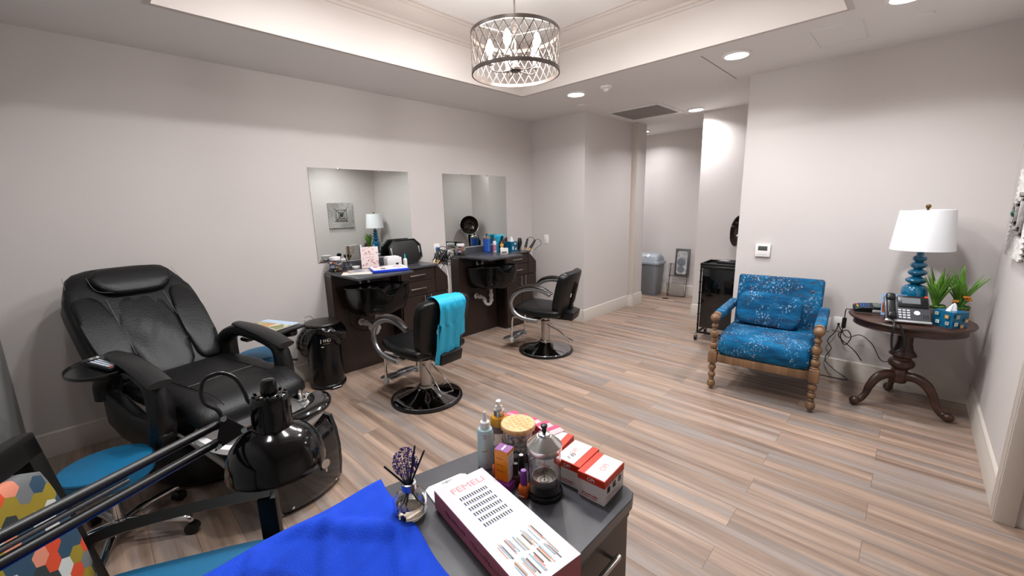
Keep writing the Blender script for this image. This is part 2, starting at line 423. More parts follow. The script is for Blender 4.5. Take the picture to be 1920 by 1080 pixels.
downlight('recessed_downlight', -.16, 3.20, 'recessed downlight cut by the top edge of the photo at right', power=14)
downlight('recessed_downlight', -3.02, 6.02, 'small recessed downlight glimpsed behind the hallway pier', r=.05, power=7)
for x_, y_ in ((-2.1, 1.0), (-1.15, 1.0), (-2.05, 2.0), (-1.1, 2.3)):  # unseen tray lamps, added to brighten the left wall and floor
    downlight('recessed_downlight', x_, y_, 'added unseen fill downlight in the raised tray ceiling, above the photo', z=tz, power=17, spread=160)
downlight('recessed_downlight', -3.9, 5.95, 'recessed downlight in the hallway hidden behind the pier', power=12)
downlight('recessed_downlight', -2.474, .06, 'added unseen fill downlight above the massage chair, out of the photo', power=3)  # unseen lamp added to lift the near left wall
downlight('recessed_downlight', -1.069, .06, 'added unseen fill downlight above the manicure desk, out of the photo', power=3)  # likewise an added lamp, fills the near end of the room
# smoke detector
t = thing('smoke_detector', 'small white round smoke detector on the soffit between two downlights', 'smoke detector', (-2.143, 3.489, CZ))
MB().lathe([(0, 0), (.05, 0), (.052, -.012), (.036, -.022), (.03, -.024), (0, -.024)]).out('base', WHITE, t)
MB().lathe([(0, -.024), (.024, -.024), (.026, -.036), (.012, -.046), (0, -.047)]).out('sensor', WHITE, t)
for x, y, lb, r in ((-2.699, 3.916, 'flat round sprinkler cover on the soffit near the end wall', .045), (-.107, 3.59, 'flat round sprinkler cover on the ceiling at upper right', .05)):
    mb = MB(); mb.lathe([(0, -.004), (r, -.004), (r, -.0075), (r - .006, -.009), (0, -.009)]); mb.lathe([(r + .004, 0), (r + .004, -.004), (r - .004, -.004), (r - .004, 0)])
    tag(mb.out('ceiling_sprinkler_cover', CEIL, M=T(x, y, CZ)), lb, 'sprinkler cover', 'sprinkler covers')
# vent
t = thing('ceiling_vent', 'square return air grille in the soffit before the hallway', 'vent', (-2.42, 4.78, CZ))
mb = MB(); a, b_ = .33, .285
for sx_ in (-1, 1):
    mb.b2((sx_ * (a + b_) / 2 - .022, -a, -.012), (sx_ * (a + b_) / 2 + .022, a, 0), .004); mb.b2((-b_, sx_ * (a + b_) / 2 - .022, -.012), (b_, sx_ * (a + b_) / 2 + .022, 0), .004)
mb.out('frame', CEIL, t)
mb = MB(); mb.b2((-b_, -b_, -.004), (b_, b_, -.001)); 
for i in range(28): mb.b2((-b_, -b_ + .02 * i + .006, -.010), (b_, -b_ + .02 * i + .010, -.002))
mb.out('grille', mat('grille_grey', '#aaa49f', .6), t)
# access panel joints
mb = MB(); mb.b2((-1.262, 3.325, CZ - .002), (-1.256, 4.15, CZ));
tag(mb.out('ceiling_joint_strip', mat('joint', '#8f8a86', .8)), 'narrow strip joint across the soffit towards the armchair wall', 'ceiling joint')
mb = MB()
for (x0, y0, x1, y1) in ((-.62, 3.40, -.62, 3.80), (-.36, 3.40, -.36, 3.80), (-.62, 3.80, -.36, 3.80), (-.62, 3.40, -.36, 3.40)):
    mb.b2((min(x0, x1) - .0025, min(y0, y1) - .0025, CZ - .003), (max(x0, x1) + .0025, max(y0, y1) + .0025, CZ))
mb.b2((-.615, 3.405, CZ - .002), (-.365, 3.795, CZ))
tag(mb.out('ceiling_access_panel', CEIL), 'square painted access panel in the ceiling above the armchair', 'access panel')

# chandelier ------------------------------------------------------------
BRZ = mat('aged_bronze', '#4d443f', .35, .5)
t = thing('drum_chandelier', 'bronze drum chandelier with diamond lattice cage and five candle bulbs', 'chandelier', (-1.66, 1.78, 0))
R0, z0, z1 = .235, 2.145, 2.352
def band(za, zb): return MB().lathe([(R0 - .003, za), (R0 + .004, za), (R0 + .004, zb), (R0 - .003, zb), (R0 - .003, za)], n=96)
band(z0, z0 + .018).out('lower_band', BRZ, t); band(z1 - .018, z1).out('upper_band', BRZ, t)
mb = MB(); nS = 30
for sgn in (-1, 1):
    rr = R0 + (.001 if sgn > 0 else -.0015)
    for i in range(nS):
        a0 = 2 * PI * i / nS; pts = []
        for k in range(9):
            a_ = a0 + sgn * .46 * (k / 8 - .5); pts.append((rr * math.cos(a_), rr * math.sin(a_), z0 + .012 + (z1 - z0 - .024) * k / 8))
        secs = []
        for k in range(9):
            a_ = a0 + sgn * .46 * (k / 8 - .5); z_ = z0 + .012 + (z1 - z0 - .024) * k / 8; da = .0026 / rr
            secs.append([(r_ * math.cos(a_ + q), r_ * math.sin(a_ + q), z_) for r_, q in ((rr, -da), (rr, da), (rr + .0011, da), (rr + .0011, -da))])
        mb.loft(secs)
mb.out('lattice', mat('lattice_bronze', '#3d342f', .5, .3), t)
MB().lathe([(0, 2.162), (.022, 2.162), (.03, 2.168), (.032, 2.178), (.022, 2.186), (.012, 2.2), (.008, 2.24), (0, 2.24)]).out('hub', BRZ, t)
mb = MB(); mb.cyl((0, 0, 2.2), (0, 0, tz - .02), .0055, n=12); mb.lathe([(0, 2.36), (.012, 2.36), (.012, 2.38), (0, 2.38)])
for a_ in (0, 120, 240): mb.cyl((0, 0, z1 - .008), (R0 * math.cos(math.radians(a_ + 20)), R0 * math.sin(math.radians(a_ + 20)), z1 - .008), .003, n=8)
mb.out('stem', BRZ, t)
MB().lathe([(0, tz), (.06, tz), (.06, tz - .012), (.02, tz - .03), (0, tz - .03)]).out('canopy', BRZ, t)
BULB = mat('bulb_glow', '#ffffff', .3, emit='#fffcf8', es=440)
CAND = mat('candle_sleeve', '#efe6da', .5)
for i in range(5):
    a_ = math.radians(72 * i + 8); c_, s_ = math.cos(a_), math.sin(a_)
    MB().tube([(.02 * c_, .02 * s_, 2.172), (.07 * c_, .07 * s_, 2.163), (.12 * c_, .12 * s_, 2.168), (.137 * c_, .137 * s_, 2.19), (.137 * c_, .137 * s_, 2.205)], .0035, sm=4).out('arm', BRZ, t)
    cs = MB().lathe([(0, 2.2), (.02, 2.2), (.02, 2.206), (.011, 2.21), (.011, 2.25), (0, 2.25)], c=(.137 * c_, .137 * s_, 0), n=16).out('candle_holder', CAND, t)
    MB().lathe([(0, 2.25), (.010, 2.252), (.020, 2.27), (.021, 2.285), (.013, 2.308), (.004, 2.325), (0, 2.328)], c=(.137 * c_, .137 * s_, 0), n=16).out('bulb', BULB, cs)

# mirrors ----------------------------------------------------------------
def mirror(y0, y1, za, zb, lb):
    t = thing('wall_mirror', lb, 'mirror', (XL, (y0 + y1) / 2, (za + zb) / 2), group='frameless salon mirrors'); w_, h_ = (y1 - y0) / 2, (zb - za) / 2
    mb = MB(); mb.b2((.001, -w_, -h_), (.006, w_, h_), .001, 1); mb.out('mirror_glass', MIRROR, t, ang=0)
    for yy in (-w_ * .45, w_ * .35):
        for zz in (h_,): MB().b2((.0, yy - .012, zz - .012), (.010, yy + .012, zz + .003), .002).out('clip', CHROME, t)
mirror(1.385, 2.335, 1.0, 1.80, 'left wall mirror, reflecting the square artwork and lampshade')
mirror(2.755, 3.71, 1.0, 1.80, 'right wall mirror, reflecting the hood dryer')

# outlets, switches, thermostat ------------------------------------------
def outlet(M, lb, kind='duplex', cat='outlet', grp='white wall plates'):
    t = thing('wall_outlet', lb, cat, group=grp); t.matrix_world = M
    MB().b2((-.037, -.006, -.058), (.037, 0, .058), .003).out('cover_plate', WHITE, t)
    dk = mat('slot_dark', '#3a3836', .5)
    if kind == 'duplex':
        for zz in (-.022, .022):
            s_ = MB().b2((-.017, -.008, zz - .014), (.017, -.005, zz + .014), .004).out('socket', WHITE, t)
            mb = MB(); 
            for xx in (-.006, .006): mb.b2((xx - .0015, -.0085, zz - .002), (xx + .0015, -.0075, zz + .008))
            mb.cyl((0, -.0085, zz - .007), (0, -.0075, zz - .007), .003, n=10); mb.out('slot', dk, s_)
    elif kind == 'jack': MB().b2((-.008, -.009, -.008), (.008, -.004, .01), .001).out('jack', dk, t)
    else: MB().b2((-.016, -.009, -.033), (.016, -.005, .033), .003).out('rocker', WHITE, t)
    return t
outlet(T(-.436, YW, .43), 'white duplex outlet low on the wall, half behind the blue armchair')
outlet(T(-.345, YW, .445), 'white wall jack plate with cords between armchair and side table', 'jack')
outlet(T(XL, 2.63, 1.01) @ RZ(90), 'white outlet with blue plug on wall between the two salon stations')
outlet(T(-3.42, YF, 1.01), 'white wall plate on the end wall beside the second station', 'rocker')
t = thing('wall_mounted_thermostat', 'white wall thermostat with grey screen beside the front wall edge', 'thermostat', (-.932, YW, 1.01))
MB().b2((-.058, -.022, -.056), (.058, 0, .056), .005).out('housing', WHITE, t)
MB().b2((-.036, -.0235, .0), (.036, -.021, .038), .001).out('screen', mat('lcd', '#4d524e', .25), t)
for xx in (-.02, 0, .02): MB().b2((xx - .007, -.0235, -.034), (xx + .007, -.021, -.026), .001).out('button', mat('btn', '#d5d2cf', .4), t)

# wall artwork on the right wall ------------------------------------------
t = thing('wall_art', 'square grey wooden relief artwork with round centre on the right wall', 'artwork', (XR, 3.43, 1.345))
GW = mat('weathered_grey_wood', '#b3afab', .7, noise=(40, .3)); GWD = mat('weathered_dark', '#8a8682', .7, noise=(50, .3))
h_ = .235
mb = MB(); mb.b2((-.02, -h_, -h_), (0, h_, h_), .003)
for k in range(4):
    for i in range(17):
        a_ = (i - 8) / 8 * h_ * .94; M_ = RX(90 * k)
        mb.tube([(-.024, a_ * .3, .085), (-.03, a_, h_ - .004)], [.005, .010], n=4, M=M_)
mb.out('slats', GW, t, ang=20)
for q, zq, m_ in ((.11, .04, GWD), (.082, .05, GW), (.055, .06, GWD)):
    mb = MB(); 
    for k in range(4): mb.b2((-zq, -q, q - .02), (-.02, q, q), .003, M=RX(90 * k))
    mb.out('square_ring', m_, t)
MB().lathe([(0, .03), (.03, .03), (.036, .042), (.042, .06), (.052, .062), (.052, .02)], M=RY(-90)).out('round_boss', GWD, t)
MB().sphere((-.05, 0, 0), .02).out('centre_stone', mat('green_stone', '#1d4b40', .15), t)
# ================================================================== salon stations
def bar_handle(mb, p0, p1, out=(.022, 0, 0), r=.005):
    o = Vector(out); a = Vector(p0); b = Vector(p1); d = (b - a).normalized() * .012
    mb.box(tuple((a + b) / 2 + o), tuple(abs(v) + .011 for v in (b - a)), .002)
    mb.cyl(a + d, a + d + o, r * .8, n=8); mb.cyl(b - d, b - d + o, r * .8, n=8)
def station(y0, lb, top_label=None):
    t = thing('salon_station', lb, 'salon station', (XL + .002, y0, 0), group='dark wood salon stations')
    # local x = distance out from the wall
    MB().b2((0, 0, 0), (.14, .555, .885), .002, 1).out('back_panel', ESP, t)
    mb = MB(); mb.b2((.0, 0.0, .885), (.145, .56, .905), .002, 1); mb.b2((0, .555, .885), (.325, .985, .905), .002, 1)
    mb.out('counter', TOPM, t)
    MB().b2((0, .05, .905), (.02, .90, .99), .002, 1).out('backsplash', TOPM, t)
    c = MB(); poly = [(.56, .0), (1.11, .0), (1.11, .765), (.985, .885), (.56, .885)]
    c.prism(poly, 'x', 0, .285); c.out('cabinet_body', ESPD, t, ang=20)
    f = .286; g = .302
    for i, (a, b_) in enumerate(((.762, .876), (.622, .756))):
        d_ = MB().b2((f, .575, a), (g, .955, b_), .0015, 1).out('drawer', ESP, t)
        m = MB(); bar_handle(m, (g, .665, (a + b_) / 2), (g, .825, (a + b_) / 2)); m.out('handle', STEEL, d_)
    for a, b_, hy in ((.575, .838, .81), (.844, 1.105, .88)):
        d_ = MB().b2((f, a, .03), (g, b_, .614), .0015, 1).out('door', ESP, t)
        m = MB(); bar_handle(m, (g, hy, .50), (g, hy, .63 - .02)); m.out('handle', STEEL, d_)
    # sloped tool holder panel at the right shoulder
    m = MB(); m.prism([(.962, .622), (1.108, .622), (1.108, .762), (.984, .876), (.962, .876)], 'x', f, g, .0015, 1); m.out('tool_panel', ESP, t)
    m = MB(); m.b2((.02, -.001, 0), (.27, .165, .012), .003, M=T(0, .99, .884) @ RX(-44)); m.out('tool_holder_top', ESPD, t)
    # lid over the basin
    MB().b2((.022, .0, .906), (.64, .50, .926), .003, 2).out('basin_lid', TOPD, t)
    return t
station(1.42, 'dark wood salon station nearer the massage chair, papers on its lid')
station(2.805, 'dark wood salon station by the end wall, bottles on its counter')

def bowl(y0, lb):
    t = thing('shampoo_bowl', lb, 'shampoo bowl', (XL + .005, y0, 0), group='black shampoo bowls under station lids')
    BP = mat('bowl_plastic', '#080809', .2, spec=.35)
    # rim outline (x out from wall, y), height dips at the neck rest
    x0, x1, ya, yb = .145, .575, .055, .525; yc = (ya + yb) / 2
    def rim(s_, inset=0., dz=0.):
        # s_ 0..1 round the rim
        n = 48; P = []
        for i in range(n):
            a = 2 * PI * i / n + PI / 4
            cx, cy = math.cos(a), math.sin(a); k = 1 / (abs(cx) ** 6 + abs(cy) ** 6) ** (1 / 6)
            x = (x0 + x1) / 2 + cx * k * ((x1 - x0) / 2 - inset); y = yc + cy * k * ((yb - ya) / 2 - inset)
            fx = max(0, (x - x0) / (x1 - x0)); u = (y - yc) / .235
            z = .79 + .03 * fx * fx
            if fx > .55: z -= .085 * math.exp(-((u - .08) / .34) ** 4) * min(1, max(0, fx - .75) / .2) ; z += .02 * max(0, abs(u) - .55) * fx
            P.append((x, y, z + dz))
        return P
    def sec(z, sx, sy, ox=0):
        P = []
        for (x, y, zz) in rim(0): P.append(((x0 + (x - x0) * sx) + ox, yc + (y - yc) * sy, z + (zz - .79) * .25))
        return P
    R0_ = rim(0); Rin = rim(0, .018)
    mb = MB(); mb.loft([[(x, y, z - .012) for x, y, z in rim(0, .004)], rim(0, -.004, -.006), rim(0, -.002, .002), rim(0, .008, .004), rim(0, .018, -.004), sec(.70, .93, .90), sec(.62, .84, .80), sec(.585, .6, .5)], cap=True)
    mb.loft([rim(0, .003, -.01), sec(.72, .985, .98), sec(.64, .95, .92), sec(.59, .90, .86), sec(.568, .82, .78), sec(.562, .5, .5)], cap=True)
    mb.out('basin', BP, t, ang=60)
    m = MB(); m.lathe([(0, .55), (.034, .552), (.034, .575), (0, .575)], c=(.33, yc, 0), n=20); m.out('drain_flange', STEEL, t)
    m = MB(); m.cyl((.165, yc - .05, .80), (.165, yc - .05, .845), .014, n=12); m.tube([(.165, yc - .05, .84), (.19, yc - .05, .862), (.235, yc - .05, .85)], .006, sm=4)
    m.cyl((.165, yc + .03, .80), (.165, yc + .03, .838), .016, n=12); m.tube([(.165, yc + .03, .838), (.2, yc + .05, .85)], .004)
    m.cyl((.165, yc - .05, .806), (.165, yc + .03, .806), .008, n=8); m.out('faucet', CHROME, t)
    m = MB(); m.b2((.14, ya + .05, .66), (.165, yb - .05, .78), .004); m.out('bracket', BLKP, t)
    m = MB(); m.tube([(.33, yc + .03, .56), (.37, yc + .07, .548), (.40, yc + .10, .558)], .006, sm=4); m.sphere((.40, yc + .1, .558), .011, 10); m.cyl((.33, yc + .01, .545), (.33, yc + .055, .545), .012, n=10)
    m.out('drain_lever', CHROME, t)
    m = MB(); m.tube([(.16, ya + .06, .74), (.19, ya + .05, .66), (.2, ya + .045, .52), (.215, ya + .07, .43), (.235, ya + .15, .385), (.24, ya + .21, .40), (.21, ya + .235, .435)], .0055, sm=8); m.out('supply_hose', BLKP, t)
    PV = mat('white_pvc', '#dedcdb', .35)
    m = MB(); px_ = .33; m.tube([(px_, yc, .552), (px_, yc, .46), (px_, yc, .41), (px_ - .012, yc - .005, .372), (px_ - .042, yc - .012, .357), (px_ - .072, yc - .02, .372), (px_ - .082, yc - .022, .40), (px_ - .088, yc - .03, .425), (px_ - .12, yc - .045, .44), (.142, yc - .06, .445)], .0175, n=16, sm=6); p = m.out('drain_pipe', PV, t, label='white plastic drain trap')
    for (a, b_) in (((px_, yc, .455), (px_, yc, .485)), ((px_, yc, .40), (px_, yc, .425))): MB().cyl(a, b_, .0245, n=16).out('slip_nut', PV, p)
    MB().cyl((px_ - .081, yc - .022, .39), (px_ - .085, yc - .026, .413), .0245, n=16).out('slip_nut', PV, p)
    MB().cyl((px_ - .12, yc - .045, .44), (px_ - .145, yc - .053, .442), .0255, n=16).out('slip_nut', PV, p)
    MB().lathe([(.018, 0), (.03, .001), (.032, .006), (.018, .01)], c=(0, 0, 0), M=T(.141, yc - .06, .445) @ RY(90)).out('wall_flange', PV, p)
bowl(1.42, 'black shampoo bowl with neck notch under the lid beside the trash bin')
bowl(2.805, 'black shampoo bowl with neck notch under the lid of the far station')

# ================================================================== styling chairs
def styling_chair(lb):
    t = thing('styling_chair', lb, 'salon chair', group='black hydraulic styling chairs')
    MB().lathe([(0, 0), (.268, 0), (.274, .006), (.272, .016), (.262, .021), (.25, .021)], n=64).out('rubber_rim', BLKP, t)
    bc = mat('dark_chrome', '#a5a5a8', .07, 1)
    MB().lathe([(.258, .018), (.252, .026), (.22, .036), (.15, .056), (.1, .075), (.07, .092), (.058, .10), (.05, .10), (0, .10)], n=64).out('base_dome', bc, t)
    MB().lathe([(.052, .095), (.060, .098), (.060, .112), (.048, .118), (.044, .118), (.044, .30), (.047, .303), (.047, .315), (.030, .32), (.027, .32), (.027, .40), (0, .40)], n=40).out('column', STEEL, t)
    m = MB(); m.b2((-.15, -.13, .375), (.15, .13, .40), .006); m.b2((-.27, -.05, .35), (-.05, .05, .385), .006); m.out('seat_plate', BLKM, t)
    # seat pad
    m = MB(); m.pillow((.03, 0, .435), (.48, .47, .085), edge=.8, M=RY(-2), f=lambda x, y, z: (x, y * (1 - .10 * (x > 0) * x / .24), z + .012 * (x / .24) ** 2)); m.out('seat', VINYL, t, ang=60)
    # back
    Mb = T(-.20, 0, .415) @ RY(-14)
    m = MB(); m.pillow((0, 0, .215), (.085, .44, .43), edge=.8, n=14, M=Mb, f=lambda x, y, z: (x - .04 * (y / .22) ** 2 * -1, y * (1 + .10 * z / .235), z)); m.out('backrest', VINYL, t, ang=60)
    m = MB(); m.prism([(-.05 - .0, .05), (-.065, .15), (-.062, .30), (-.05, .33), (-.046, .05)], 'y', -.025, .025, .004, M=Mb); m.b2((-.068, -.024, .02), (-.045, .024, .09), .004, M=Mb)
    m.b2((-.12, -.10, -.03), (-.02, .10, .06), .012, M=Mb); m.out('back_bracket', BLKM, t)
    m = MB(); m.b2((-.056, .10, .20), (-.050, .112, .235), .002, M=Mb); m.out('back_tag', WHITE, t)
    # C-shaped arms
    for sgn in (-1, 1):
        y = sgn * .262
        path = [(-.16, y, .635), (-.08, y, .668), (.03, y, .680), (.14, y, .655), (.22, y, .595), (.25, y, .52), (.225, y, .445), (.15, y, .395), (.05, y * .97, .375), (-.02, y * .95, .372)]
        m = MB(); m.tube(path, .021, n=10, sm=6, flat=(.75, 1.0))
        a_ = m.out('armrest', ALU, t, ang=50)
        top = [(-.18, y, .650), (-.08, y, .694), (.03, y, .708), (.14, y, .685), (.21, y, .632)]
        m = MB(); m.tube(top, [.014, .025, .027, .025, .012], n=10, sm=6, flat=(1.1, .62)); m.out('arm_pad', DARKW, a_, ang=50)
        m = MB(); m.b2((-.03, y * .55 - .06, .366), (.05, y * .55 + .06, .38), .003); m.out('arm_bracket', STEEL, a_)
    # footrest: two rods, pivot bar, foot plate
    m = MB()
    for sgn in (-1, 1):
        m.tube([(.10, sgn * .15, .36), (.26, sgn * .15, .355), (.30, sgn * .15, .33), (.31, sgn * .15, .12)], .011, n=10, sm=5)
    m.cyl((.31, -.155, .13), (.31, .155, .13), .009, n=10); m.out('footrest_frame', CHROME, t)
    fr = MB()
    for sgn in (-1, 1):
        fr.lathe([(0, 0), (.075, 0), (.082, .004), (.075, .012), (0, .014)], c=(0, 0, 0), n=28, sx=1, sy=1, M=T(.36, sgn * .078, .112) @ RY(14))
    fr.b2((.28, -.12, .112), (.37, .12, .124), .004); fp = fr.out('foot_plate', ALU, t, ang=50)
    for sgn in (-1, 1): MB().lathe([(0, 0), (.018, .003), (.021, .01), (.021, .045), (.012, .05), (0, .05)], c=(.31, sgn * .15, .085), n=16).out('rod_foot', mat('clear_plastic_cap', '#c9cccd', .15, .3), t)
    # pump lever loop behind
    m = MB(); m.tube([(-.03, .035, .285), (-.20, .085, .235), (-.285, .09, .145), (-.285, -.02, .13), (-.20, -.06, .145), (-.035, -.035, .275)], .0045, n=8); m.cyl((-.02, -.045, .285), (-.02, .045, .285), .008, n=10)
    m.out('pump_lever', CHROME, t)
    m = MB(); m.tube([(.05, -.215, .42), (.05, -.22, .33), (.03, -.20, .30), (-.02, -.03, .325)], .005, n=8); m.sphere((.05, -.215, .425), .009, 8); m.out('recline_lever', CHROME, t)
    return t
ch = styling_chair('black styling chair nearer the camera with turquoise cape over its back')
ch.location = (-2.575, 1.675, 0); ch.rotation_euler.z = math.radians(184)
dup(ch, (-2.55, 3.10, 0), 196, 'black styling chair by the far station with nothing on its back')

# turquoise cape draped over the first chair's back
TQ = mat('turquoise_nylon', '#1fa3c8', .38, bump=(14, .3))
t0 = ch
def cape():
    Rz = RZ(184); base = T(-2.575, 1.675, 0) @ Rz
    Mb = base @ T(-.20, 0, .415) @ RY(-14)
    m = MB()
    def layer(y0, y1, len_f, len_b, off, sw, seed):
        def fn(u, v):
            s_ = -len_f + v * (len_f + len_b)   # distance along the drape, 0 = top of the back
            y = y0 + (y1 - y0) * u
            if s_ < 0: y += sw * s_
            else: y += .10 * sw * s_
            wob = .010 * math.sin(u * 6.5 + seed + s_ * 5) * min(1, abs(s_) / .12) + .002 * math.sin(u * 17 + s_ * 12 + seed)
            r = .052
            if abs(s_) < r * PI / 2 + 0: a = s_ / r; x = -math.sin(a) * (r + off); z = .405 + math.cos(a) * (.032 + off)
            else:
                e = abs(s_) - r * PI / 2; sg = -1 if s_ > 0 else 1
                x = sg * (r + off + abs(wob)) ; z = .405 - e
                if s_ > 0: x -= e * .06
            if s_ > .2: y += .02 * math.sin(seed + s_ * 6)
            z -= .012 * math.sin(u * 3.1) * (1 if s_ > 0.1 else 0)
            return Mb @ Vector((x, y, z))
        m.grid(fn, 26, 44)
    layer(-.10, .115, .12, .47, .010, 0, 0)
    layer(-.125, .02, .10, .33, .004, .1, 2)
    layer(-.02, .125, .10, .50, .017, .05, 4)
    return m.out('salon_cape', TQ, solid=.0025, ang=70)
tag(cape(), 'turquoise nylon cape draped over the back of the nearer styling chair', 'cape')

# ================================================================== waste bin with liner
t = thing('pedal_bin', 'black pedal bin with crumpled black liner beside the first station', 'trash bin', (-3.435, 1.27, 0))
BB = mat('bin_gloss', '#0a0a0b', .22)
LIN = mat('bin_liner', '#060607', .16, coat=.4, bump=(20, .5))
MB().lathe([(0, 0), (.136, 0), (.142, .006), (.142, .02), (.134, .026), (.13, .03), (.128, .50), (.12, .53), (0, .53)], n=48).out('bucket', BB, t)
MB().lathe([(0, .531), (.136, .531), (.139, .539), (.134, .548), (.05, .556), (0, .557)], n=48).out('lid', mat('bin_lid', '#2b2725', .3), t)
MB().tube([(-.06, -.09, .54), (-.095, -.105, .575), (-.08, -.06, .592), (-.055, -.04, .56)], .003, sm=5).out('handle', CHROME, t)
m = MB(); m.b2((.12, -.045, .005), (.165, .045, .022), .006); m.out('pedal', BLKP, t)
m = MB(); m.b2((.164, -.035, .016), (.168, .035, .022), .001); m.out('pedal_trim', WHITE, t)
# liner: bulging cuff round the upper half
def liner():
    m = MB()
    def fn(u, v):
        a = u * 2 * PI; n_ = math.sin(a * 7 + v * 5) * .006 + math.sin(a * 17 + v * 13) * .0035 + math.sin(a * 29 - v * 21) * .002
        wide = max(0, math.cos(a - math.radians(228))) ; far = max(0, math.cos(a - math.radians(52)))
        hang = .05 + .28 * wide ** 2 + .14 * far ** 2
        z = .528 - v * hang
        bulge = (math.sin(PI * min(1, v * 1.02)) ** .8) * (.010 + .07 * wide ** 1.3 + .045 * far)
        return ((.131 + bulge + n_ * (.4 + v)) * math.cos(a), (.131 + bulge + n_ * (.4 + v)) * math.sin(a), z + .003 * math.sin(a * 11))
    m.grid(fn, 96, 26, closeu=True); return m
liner().out('liner_bag', LIN, t, ang=75, solid=.0015)
Wt = mat('white_print', '#e8e6e2', .5); GLD = mat('gold_print', '#9a7a52', .5)
def curved_text(s, z, size, m_, par, r=.1302, a0=0., step=None):
    pass
for i, ch_ in enumerate('JINO'):
    a = -31 + i * 9.2
    text('lettering', ch_, .034, Wt, t, RZ(a) @ T(.1298, 0, .415) @ RZ(90) @ RX(90), ext=.001)
m = MB(); 
for a in range(-24, 0, 3): m.b2((.1295, -.0032, .388), (.1305, .0032, .391), M=RZ(a))
m.out('lettering', GLD, t)
m = MB()
for a in range(-30, -22, 3): m.b2((.1295, -.0033, .363), (.1306, .0033, .368), M=RZ(a))
m.out('lettering', Wt, t)
# ================================================================== pedicure massage chair
t = thing('pedicure_massage_chair', 'reclined black leather pedicure massage chair with footbath against the left wall', 'massage chair', (-2.46, .43, 0), rz=15)
HP = mat('chair_shell', '#111112', .38); HG = mat('footbath_gloss', '#0a0a0b', .12, coat=.4); WP = mat('footbath_white', '#e4e2e2', .15, coat=.3)
yo = .01
# backrest cushion (reclined)
Mb = T(-.60, yo - .03, .50) @ RY(-41.5)
m = MB()
def wr(x, y, z):
    return (x + .004 * math.sin(y * 60 + z * 22) * (abs(y) > .17), y * (1 - .05 * max(0, z) / .4 * (z > .2)), z)
m.pillow((0, 0, .40), (.15, .62, .84), edge=.62, n=16, M=Mb, f=wr); bk = m.out('backrest', LEATH, t, ang=60)
m = MB(); m.b2((-.13, -.25, .05), (-.05, .25, .74), .03, 3, M=Mb); m.b2((-.20, -.27, .22), (-.08, .27, .46), .02, 2, M=Mb); m.out('back_shell', HP, t)
m = MB()
for sg in (-1, 1):
    m.pillow((.055, sg * .195, .33), (.085, .16, .56), edge=.4, n=10, M=Mb @ RX(sg * -3))
m.out('side_bolster', LEATH, t, ang=60)
m = MB(); m.pillow((.052, 0, .30), (.06, .29, .58), edge=.35, n=12, M=Mb, f=lambda x, y, z: (x + .004 * math.sin(y * 26 + z * 12) * (1 - abs(z) / .29) + .002 * math.sin(y * 70 - z * 30), y, z)); m.out('centre_cushion', LEATH, t, ang=60)
m = MB(); m.pillow((.085, .02, .665), (.085, .38, .19), edge=.45, n=12, M=Mb, f=lambda x, y, z: (x, y * (1 + .12 * z / .1), z)); hp = m.out('head_pillow', LEATH, t, ang=60)
m = MB(); m.b2((.02, -.14, .72), (.06, .14, .795), .015, 2, M=Mb); m.out('pillow_strap', LEATH, hp)
STI = mat('stitching', '#77746f', .6)
m = MB()
for sg in (-1, 1):
    m.tube([Mb @ Vector(p) for p in ((.062, sg * .284, .10), (.064, sg * .284, .4), (.062, sg * .272, .62), (.056, sg * .258, .76))], .0011, n=4, sm=6)
    m.tube([Mb @ Vector(p) for p in ((.104, sg * .140, .12), (.092, sg * .138, .33), (.082, sg * .136, .56))], .0011, n=4, sm=6)
m.tube([Mb @ Vector(p) for p in ((.108, -.178, .71), (.110, -.170, .62), (.110, -.12, .588), (.112, 0, .580), (.110, .12, .588), (.110, .170, .62), (.108, .178, .71))], .0011, n=4, sm=6)
m.out('stitching', STI, t)
# seat
m = MB(); m.pillow((-.215, yo + .01, .525), (.82, .57, .13), edge=.7, n=16, f=lambda x, y, z: (x, y * (1 - .05 * (x > 0)), z - (.07 * max(0, (x - .18) / .26) ** 2) + .02 * x + .0015 * math.sin(x * 90 + y * 20) * (abs(y) > .2))); m.out('seat', LEATH, t, ang=60)
m = MB()
for sg in (-1, 1):
    m.tube([(-.52, yo + sg * .17, .583), (-.3, yo + sg * .165, .588), (-.05, yo + sg * .16, .594), (.1, yo + sg * .155, .592), (.2, yo + sg * .155, .565)], .0018, n=4, sm=5)
m.tube([(-.12, yo - .16, .593), (-.12, yo, .594), (-.12, yo + .16, .593)], .0014, n=4, sm=4)
m.out('seat_seam', BLKP, t)
